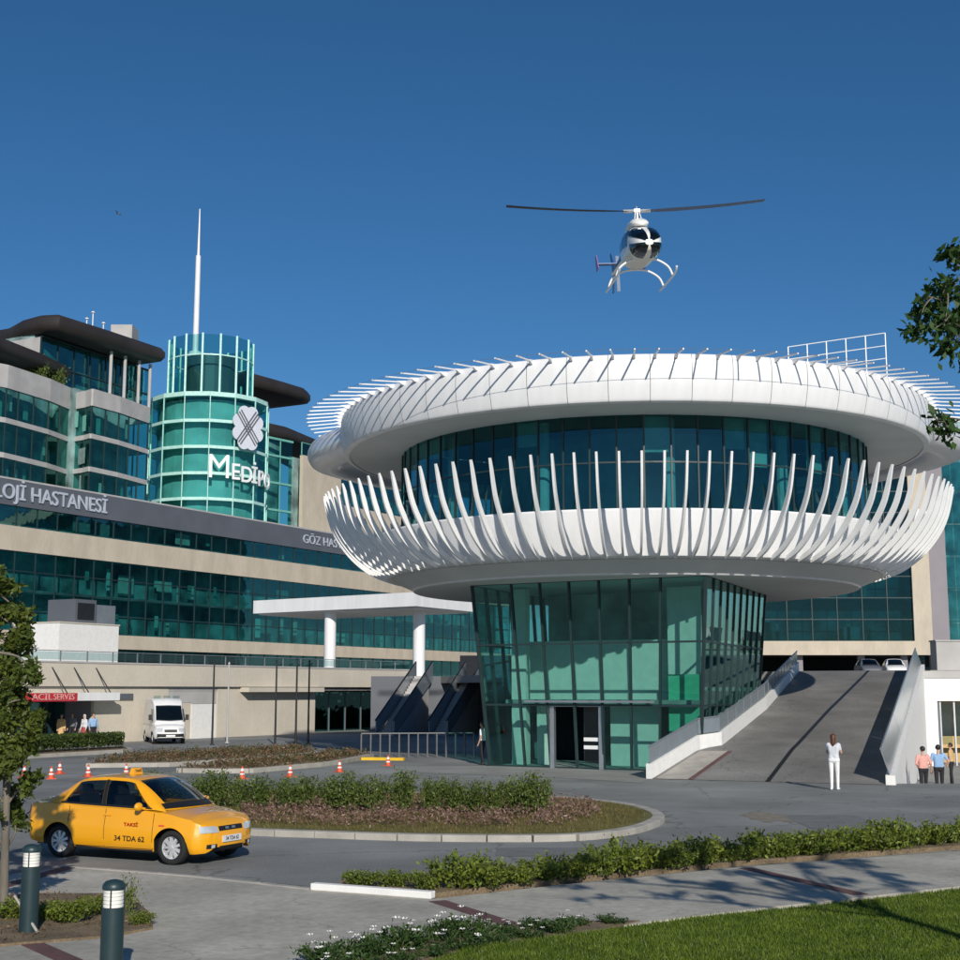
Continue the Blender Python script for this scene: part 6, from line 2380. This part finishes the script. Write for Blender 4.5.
cover(bedA, 11000, .18, .30, .11, 'bed_leaf', 6, 'bed_ground_cover', 'brownish low plants in the rear planting strip by the ambulance')
cover(bedA, 2500, .18, .38, .12, 'far_leaf', 16, 'bed_greenery', 'green tufts scattered through the rear planting strip')
cover(bedB, 2200, .18, .38, .12, 'far_leaf', 17, 'bed_greenery', 'green tufts scattered through the nearer far planting strip')
cover(bedB, 11000, .18, .32, .11, 'bed_leaf', 7, 'bed_ground_cover', 'brownish low plants in the nearer far planting strip')
cover([(p[0], p[1]) for p in bed_pts], 2600, .09, .07, .05, 'bed_leaf', 8, 'bed_litter', 'dry leaf litter and small weeds in the bollard bed')
cover([(G(x, y, .085).x, G(x, y, .085).y) for x, y in hs_px], 6000, .085, .09, .05, 'hedge_leaf', 9, 'hedge_undergrowth', 'sparse small leaves on the earth under the low hedge')
# clipped hedge before the left entrance
hb = thing('clipped_hedge', 'clipped green hedge in front of the dark left entrance', 'hedge', (bedC[0][0], bedC[0][1], .18))
rs = np.random.RandomState(12)
xs_ = [p[0] for p in bedC]; ys_ = [p[1] for p in bedC]
x, y = rs.uniform(min(xs_), max(xs_), 60000), rs.uniform(min(ys_), max(ys_), 60000)
k = in_poly(x, y, inset(bedC, .3))
x, y = x[k][:9000], y[k][:9000]
P_ = np.stack([x - bedC[0][0], y - bedC[0][1], .75 * rs.uniform(.05, 1, len(x)) ** .6], 1)
V_, F_ = leaf_arrays(P_, .14, rs, .3, .5)
link('foliage', np_mesh('foliage', V_, F_, 'far_leaf'), hb)
m_ = MB()
for q in range(24):
    i = rs.randint(len(x))
    m_.tube([(P_[i][0], P_[i][1], 0), (P_[i][0] + rs.uniform(-.1, .1), P_[i][1], .6)], .015, 5)
m_.build('stems', 'stem', hb)

# ---- trees
def grow_tree(name, label, foot, trunk_pts, trunk_r, clumps, leafn, leaf_size, leafmat, seed, droop=-.2, boughs=()):
    """clumps: (centre, radius, attach point on the trunk 0..1)"""
    t = thing(name, label, 'tree', tuple(foot))
    F0 = Vector(foot)
    tl = smooth_line([Vector(p) - F0 for p in trunk_pts], 6)
    m_ = MB()
    m_.tube(tl, [trunk_r * (1 - .72 * i / (len(tl) - 1)) for i in range(len(tl))], 10)
    rs = np.random.RandomState(seed)
    PP, OO = [], []
    BL = []
    for (pts_, r0) in boughs:
        bl = smooth_line([Vector(p) - F0 for p in pts_], 6)
        BL.append((bl, r0))
        m_.tube(bl, [r0 * (1 - .88 * i / (len(bl) - 1)) for i in range(len(bl))], 8)
    for (c, r_, at) in clumps:
        c = Vector(c) - F0
        lim = trunk_r * .38
        if isinstance(at, tuple):              # grows from a bough, at the place nearest below it
            bl, r0 = BL[at[0]]
            a = min(bl[len(bl) // 3:], key=lambda q: (q - c).length)
            lim = r0 * .16
        else:
            a = tl[min(len(tl) - 1, int(at * (len(tl) - 1)))]
        br = smooth_line([a, a.lerp(c, .5) + Vector((rs.uniform(-.1, .1), rs.uniform(-.1, .1), .08 * (c - a).length)), c], 4)
        m_.tube(br, [max(.005, lim * (1 - .8 * i / (len(br) - 1))) for i in range(len(br))], 5)
        n_tw = max(4, int(r_ * 14))
        for q in range(n_tw):                     # twigs carrying the leaves
            v = Vector(rs.normal(size=3)).normalized()
            e_ = c + Vector((v.x * r_, v.y * r_, v.z * r_ * .85))
            s_ = br[-2].lerp(c, rs.uniform(0, 1))
            m_.tube([s_, s_.lerp(e_, .6) + Vector((0, 0, .03)), e_], [.006, .004, .002], 3, cap=False)
            nl = max(3, int(leafn * r_ ** 1.6 / n_tw * rs.uniform(.5, 1.5)))
            tt = rs.uniform(.25, 1.1, nl)
            for w_ in tt:
                p = s_.lerp(e_, w_)
                j = rs.normal(scale=.035 + .06 * r_, size=3)
                PP.append((p.x + j[0], p.y + j[1], p.z + j[2]))
                OO.append((v.x * .6, v.y * .6, v.z * .3))
    m_.build('trunk', 'bark', t, True)
    V_, F_ = leaf_arrays(np.array(PP), leaf_size, rs, droop, .48, outward=np.array(OO))
    link('crown', np_mesh('crown', V_, F_, leafmat), t)
    return t
# slim young tree at the left edge
ft = G(3, 917, .09)
TY = ft.y
rs = random.Random(5)
cl = []
for (px, py, r_) in ((12, 585, .20), (-8, 570, .22), (20, 612, .22), (-10, 610, .3), (28, 640, .20), (5, 640, .28), (-25, 640, .35), (30, 668, .20), (10, 672, .3), (-15, 680, .36),
                     (24, 700, .24), (0, 705, .3), (32, 722, .2), (12, 735, .28), (-18, 730, .34), (36, 748, .16), (20, 762, .24), (-5, 770, .28), (28, 782, .16), (10, 800, .20), (14, 822, .13),
                     (-40, 600, .3), (-50, 660, .4), (-48, 720, .4), (-35, 775, .32), (-20, 812, .2)):
    p = V(px, py, TY + rs.uniform(-.45, .45))
    cl.append((p, r_ * 1.12, min(.98, max(.22, (p.z - .6) / 4.0))))
trunk = [ft, V(5, 850, TY), V(6, 760, TY), V(-4, 680, TY + .05), V(-8, 600, TY), V(-6, 560, TY)]
grow_tree('young_tree', 'slim young tree with loose olive green crown at the left edge', tuple(ft), trunk, .062, cl, 3600, .095, 'tree_leaf', 31)
# tree whose boughs reach in at the top right; it stands right of the view on the lawn
cl = []
for (px, py, Y, r_) in ((955, 262, 10.0, .12), (966, 290, 10.1, .24), (940, 300, 9.9, .17), (925, 312, 10.0, .14), (918, 332, 10.0, .11), (944, 326, 9.8, .16), (957, 345, 10.0, .12), (968, 330, 10.2, .22),
                        (938, 422, 9.9, .09), (949, 430, 10.0, .07), (985, 360, 10.0, .2), (990, 420, 10.0, .2), (1012, 250, 10.0, .3)):
    cl.append((V(px, py, Y), r_, (0 if py < 380 else 1,)))
boughs = [([(6.95, 10.2, 4.3), (5.9, 10.1, 5.2), (4.7, 10.0, 5.7), (3.9, 9.95, 5.85), (3.45, 9.95, 5.95)], .06),
          ([(6.95, 10.2, 3.9), (5.6, 10.1, 4.6), (4.3, 10.0, 5.0), (3.55, 10.0, 4.98)], .045)]
rs = random.Random(8)
for k in range(7):                               # main limbs of the crown, off to the right of the view
    a = R(-75 + 330 * k / 7 - 60)
    e_ = Vector((7.35 + 1.5 * math.cos(a), 10.2 + 1.6 * math.sin(a), 6.0 + rs.uniform(-.4, 1.2)))
    boughs.append(([(6.95, 10.22, 3.6 + .25 * k), Vector((6.95, 10.22, 3.9 + .25 * k)).lerp(e_, .5) + Vector((0, 0, .25)), e_], .06))
    for q in range(4):
        p = e_ + Vector((rs.uniform(-.7, .7), rs.uniform(-.7, .7), rs.uniform(-.6, .7)))
        if p.x > .36 * p.y + .95:
            cl.append((p, rs.uniform(.26, .42), (len(boughs) - 1,)))
for (x, y, z, r_) in ((4.75, 10.1, 5.95, .3), (5.3, 10.2, 5.7, .34), (5.9, 10.0, 5.6, .36), (5.0, 9.9, 5.2, .25)):
    cl.append((Vector((x, y, z)), r_, (0,)))
for (x, y, z, r_) in ((4.6, 10.0, 5.1, .2), (5.4, 10.1, 4.8, .3)):
    cl.append((Vector((x, y, z)), r_, (1,)))
grow_tree('broadleaf_tree', 'dark green tree whose boughs reach in at the upper right edge', (7.0, 10.2, LZ), [(7.0, 10.2, LZ), (7.05, 10.2, 2.0), (6.95, 10.22, 4.2), (7.1, 10.2, 6.9)], .16, cl, 1900, .082, 'dark_leaf', 32, droop=-.5, boughs=boughs)
# greenery on the hospital roof terrace
for k, (px, py, lab) in enumerate(((28, 350, 'bushy plant on the hospital roof terrace under the dark roof'), (47, 357, 'smaller plant on the roof terrace beside the dark slab'))):
    q = G(px, py + 10, 35.5)
    t = thing('roof_plant', lab, 'plant', (q.x, q.y + 3, 33.4), 0, 'plants on the hospital roof terrace')
    v = isv[k]
    t.scale = (3.2, 3.2, 3.4)
    link('stems', v[0], t); link('foliage', v[1], t)
# ================================================================== PEOPLE
def capsule(mb, a, b, ra, rb, n=12, flat=1.0):
    a, b = Vector(a), Vector(b)
    d = b - a
    ln = d.length
    d = d.normalized() if ln > 1e-6 else Vector((0, 0, 1))
    ref = Vector((0, 1, 0)) if abs(d.y) < .9 else Vector((1, 0, 0))
    s = d.cross(ref).normalized()
    u = s.cross(d).normalized()
    rows = []
    for i in range(5):
        t = -math.pi / 2 + math.pi / 2 * i / 4
        rows.append((a + d * ra * math.sin(t), max(ra * math.cos(t), 1e-4)))
    for i in range(5):
        t = math.pi / 2 * i / 4
        rows.append((b + d * rb * math.sin(t), max(rb * math.cos(t), 1e-4)))
    vs_ = [c + (s * math.cos(2 * math.pi * k / n) + u * math.sin(2 * math.pi * k / n) * flat) * r_ for c, r_ in rows for k in range(n)]
    fs = [(i * n + k, i * n + (k + 1) % n, (i + 1) * n + (k + 1) % n, (i + 1) * n + k) for i in range(len(rows) - 1) for k in range(n)]
    fs += [tuple(range(n - 1, -1, -1)), tuple(range((len(rows) - 1) * n, len(rows) * n))]
    mb.add(vs_, fs)
def person(label, loc, rotz, H=1.72, top='cloth_white', legs='cloth_black', hair='hair_black', long_hair=False, arms=None, step=.10, skirt=False, female=False, voxel=.011, sleeve=.5, shoe='shoe', group=None):
    """x right, y forward (the way the person faces), z up; one continuous body from joints"""
    k = H / 1.75
    t = thing('person', label, 'person', loc, rotz, group)
    sh = .175 if female else .20
    hip = .095
    S = []                                    # (a, b, ra, rb, material, flatten)
    def seg(a, b, ra, rb, m_, fl=1.0):
        S.append((Vector(a) * k, Vector(b) * k, ra * k, rb * k, m_, fl))
    # legs
    for s in (-1, 1):
        fy = step * s
        ank = (s * .085, fy, .085)
        knee = (s * .09, fy * .5 + .02, .49)
        seg((s * hip, 0, .90), knee, .088, .062, legs)
        seg(knee, ank, .062, .046 if not skirt else .04, legs if not skirt else 'skin')
        seg((s * .09, fy - .05, .04), (s * .10, fy + .13, .032), .042, .036, shoe)
        seg((s * .085, fy, .05), ank, .042, .044, shoe)
    if skirt:
        for q in range(8):
            a = 2 * math.pi * q / 8
            seg((.07 * math.cos(a), .05 * math.sin(a), .95), (.15 * math.cos(a), .12 * math.sin(a), .42), .08, .06, legs)
    # pelvis and trunk
    seg((-.075, 0, .93), (.075, 0, .93), .115, .115, legs)
    wst = .095 if female else .115
    for s in (-1, 1):
        seg((s * .07, 0, 1.0), (s * .06, .005, 1.12), .105, wst, top)
        seg((s * .06, .005, 1.12), (s * .095, .0, 1.32), wst, .105, top)
        seg((s * .095, .0, 1.32), (s * (sh - .03), 0, 1.41), .10, .062, top)
    seg((0, .0, 1.02), (0, .0, 1.34), wst * .98, .104, top)
    if female:
        for s in (-1, 1):
            seg((s * .075, .085, 1.27), (s * .075, .09, 1.27), .065, .06, top)
    seg((0, -.005, 1.40), (0, .012, 1.50), .062, .054, 'skin')
    # head
    seg((0, .015, 1.63), (0, .005, 1.665), .078, .088, 'skin')
    seg((0, .045, 1.575), (0, .02, 1.62), .05, .07, 'skin')
    seg((0, .095, 1.625), (0, .115, 1.61), .013, .016, 'skin')
    for s in (-1, 1):
        seg((s * .083, 0, 1.61), (s * .085, -.005, 1.645), .014, .017, 'skin')
    # arms: shoulder, elbow, wrist given per side
    arms = arms or {}
    for s in (-1, 1):
        el, wr = arms.get(s, ((s * (sh + .06), -.02, 1.12), (s * (sh + .05), .08, .87)))
        shp = (s * sh, 0, 1.40)
        m1 = Vector(shp).lerp(Vector(el), sleeve * 1.6) if sleeve < .6 else Vector(el)
        seg(shp, m1, .056, .048, top)
        if sleeve < .6:
            seg(m1, el, .044, .040, 'skin')
        if sleeve > .9:
            seg(el, wr, .042, .032, top)
        else:
            seg(el, wr, .040, .028, 'skin')
        w_ = Vector(wr)
        d = (w_ - Vector(el)).normalized()
        side = d.cross(Vector((0, 1, 0)))
        side = side.normalized() if side.length > .1 else Vector((1, 0, 0))
        palm = w_ + d * .075
        seg(w_, palm, .028, .036, 'skin', .8)
        curl = Vector((0, .03, 0)) if abs(d.y) < .8 else Vector((0, 0, -.03))
        for q in range(4):
            f0 = palm + side * (q - 1.5) * .021
            ln = (.068, .082, .078, .06)[q]
            f1 = f0 + d * ln * .55 + curl * .3
            seg(f0, f1, .011, .010, 'skin')
            seg(f1, f1 + d * ln * .45 + curl * .6, .010, .008, 'skin')
        th = w_ + d * .03 - side * s * .028
        seg(th, th - side * s * .03 + d * .045, .012, .010, 'skin')
    mb = MB()
    for (a, b, ra, rb, m_, fl) in S:
        capsule(mb, a, b, ra, rb, 10, fl)
    me = mb.mesh('body', 'skin')
    tmp = bpy.data.objects.new('tmp', me)
    COL.objects.link(tmp)
    rm = tmp.modifiers.new('r', 'REMESH')
    rm.mode = 'VOXEL'
    rm.voxel_size = voxel
    sm = tmp.modifiers.new('s', 'SMOOTH')
    sm.iterations = 3
    sm.factor = .5
    dg = bpy.context.evaluated_depsgraph_get()
    body = bpy.data.meshes.new_from_object(tmp.evaluated_get(dg))
    bpy.data.objects.remove(tmp)
    body.name = 'body'
    # clothing by the nearest limb
    nf = len(body.polygons)
    C_ = np.empty(nf * 3)
    body.polygons.foreach_get('center', C_)
    C_ = C_.reshape(-1, 3)
    best = np.full(nf, 1e9)
    idx = np.zeros(nf, int)
    names = sorted({s_[4] for s_ in S})
    for (a, b, ra, rb, m_, fl) in S:
        a_, d_ = np.array(a), np.array(b - a)
        q = np.clip(((C_ - a_) @ d_) / max(1e-9, d_ @ d_), 0, 1)
        dist = np.linalg.norm(C_ - (a_ + q[:, None] * d_), axis=1) - (ra + (rb - ra) * q)
        w_ = dist < best
        best[w_] = dist[w_]
        idx[w_] = names.index(m_)
    body.materials.clear()
    for m_ in names:
        body.materials.append(MATS[m_])
    body.polygons.foreach_set('material_index', idx.astype(np.int32))
    body.polygons.foreach_set('use_smooth', [True] * nf)
    body.update()
    link('body', body, t)
    # hair: a cap over the skull, longer for long hair
    hm = MB()
    n = 18
    rows = []
    for i in range(9):
        th = math.pi * .5 * (1 - i / 8 * (1.45 if not long_hair else 1.6))
        rows.append([(math.cos(th) * math.cos(a) * .094, math.cos(th) * math.sin(a) * .104 - .008, math.sin(th) * .100) for a in [2 * math.pi * q / n for q in range(n)]])
    vs_ = []
    for i, r_ in enumerate(rows):
        for (x, y, z) in r_:
            front = y > .035
            if front and z < .03:
                y, z = .02, max(z, .028)       # leave the face free
                x *= .97
            if long_hair and not front and i >= 6:
                z -= (.05, .14, .24)[i - 6]
                y -= .012 * (i - 5)
                x *= .95
            vs_.append((x * k, (y + .008) * k, (z + 1.655) * k))
    fs = [(i * n + q, i * n + (q + 1) % n, (i + 1) * n + (q + 1) % n, (i + 1) * n + q) for i in range(8) for q in range(n)]
    hm.add(vs_, fs)
    o = hm.build('hair', hair, t, True)
    so = o.modifiers.new('s', 'SOLIDIFY')
    so.thickness = .012
    ey = MB()
    for s in (-1, 1):
        capsule(ey, Vector((s * .032, .083, 1.64)) * k, Vector((s * .032, .086, 1.64)) * k, .009 * k, .009 * k, 8)
        ey.beam(Vector((s * .018, .092, 1.662)) * k, Vector((s * .048, .084, 1.662)) * k, .006, .006)
    ey.beam(Vector((-.022, .092, 1.575)) * k, Vector((.022, .092, 1.575)) * k, .006, .007)
    ey.build('face', 'hair_black', t)
    return t
q = G(835, 790)
person('woman in white top and white trousers standing at the foot of the ramp', (q.x, q.y, 0.004), R(-25), 1.68, 'cloth_pale', 'cloth_white', 'hair_brown', True,
       {-1: ((-.22, .10, 1.16), (-.08, .30, 1.33)), 1: ((.22, .10, 1.16), (.08, .30, 1.33))}, .06, female=True, sleeve=.35, shoe='cloth_white')
def at(px, Y, z):
    p = V(px, 740, Y)
    return (p.x, p.y, z)
person('man in pink shirt seen from behind beside the white ramp wall', at(922, 50.2, -.75), R(8), 1.76, 'cloth_pink', 'cloth_black', 'hair_black', False, {-1: ((-.27, -.03, 1.14), (-.12, .17, 1.02)), 1: ((.27, -.03, 1.14), (.12, .17, 1.02))}, .04, sleeve=1.0)
person('man in light blue shirt seen from behind next to the pink shirt', at(937.5, 50.6, -.75), R(-12), 1.80, 'cloth_blue', 'cloth_black', 'hair_black', False, {1: ((.33, -.06, 1.16), (.17, .03, 1.0))}, .05, sleeve=.4)
person('person in tan top at the right picture edge before the open shop front', at(950, 56, -.75), R(60), 1.66, 'cloth_tan', 'cloth_black', 'hair_black', False, {}, .05, sleeve=.4)
q = G(482.5, 765)
person('person in white shirt standing in shade left of the glass hall', (q.x, q.y, .01), R(70), 1.72, 'cloth_white', 'cloth_black', 'hair_black', False, {}, .05, sleeve=.4, voxel=.014)
for k, (px, tp, lg, sk, hr, lab) in enumerate(((61, 'cloth_tan', 'cloth_tan', True, 'hair_brown', 'person in a long tan dress at the dark left entrance'),
                                               (72, 'cloth_grey', 'cloth_black', False, 'hair_black', 'person in grey between the tan and pale figures at the left entrance'),
                                               (84, 'cloth_pale', 'cloth_red', True, 'cloth_pale', 'person in pale top and dark red skirt at the left entrance'),
                                               (93, 'cloth_blue', 'cloth_black', False, 'hair_black', 'person in blue at the right end of the left entrance'))):
    dv = (1.2, 1.0, .2, -.1)[k]
    u_ = FU(px, 730, dv, O_POD)[0]
    p = L(u_, dv, O_POD)
    person(lab, (p.x, p.y, .002), R((200, 170, 150, 220)[k]), (1.66, 1.72, 1.64, 1.70)[k], tp, lg, hr, sk, {}, .05, sk, sk, .02, 1.0, group=None)
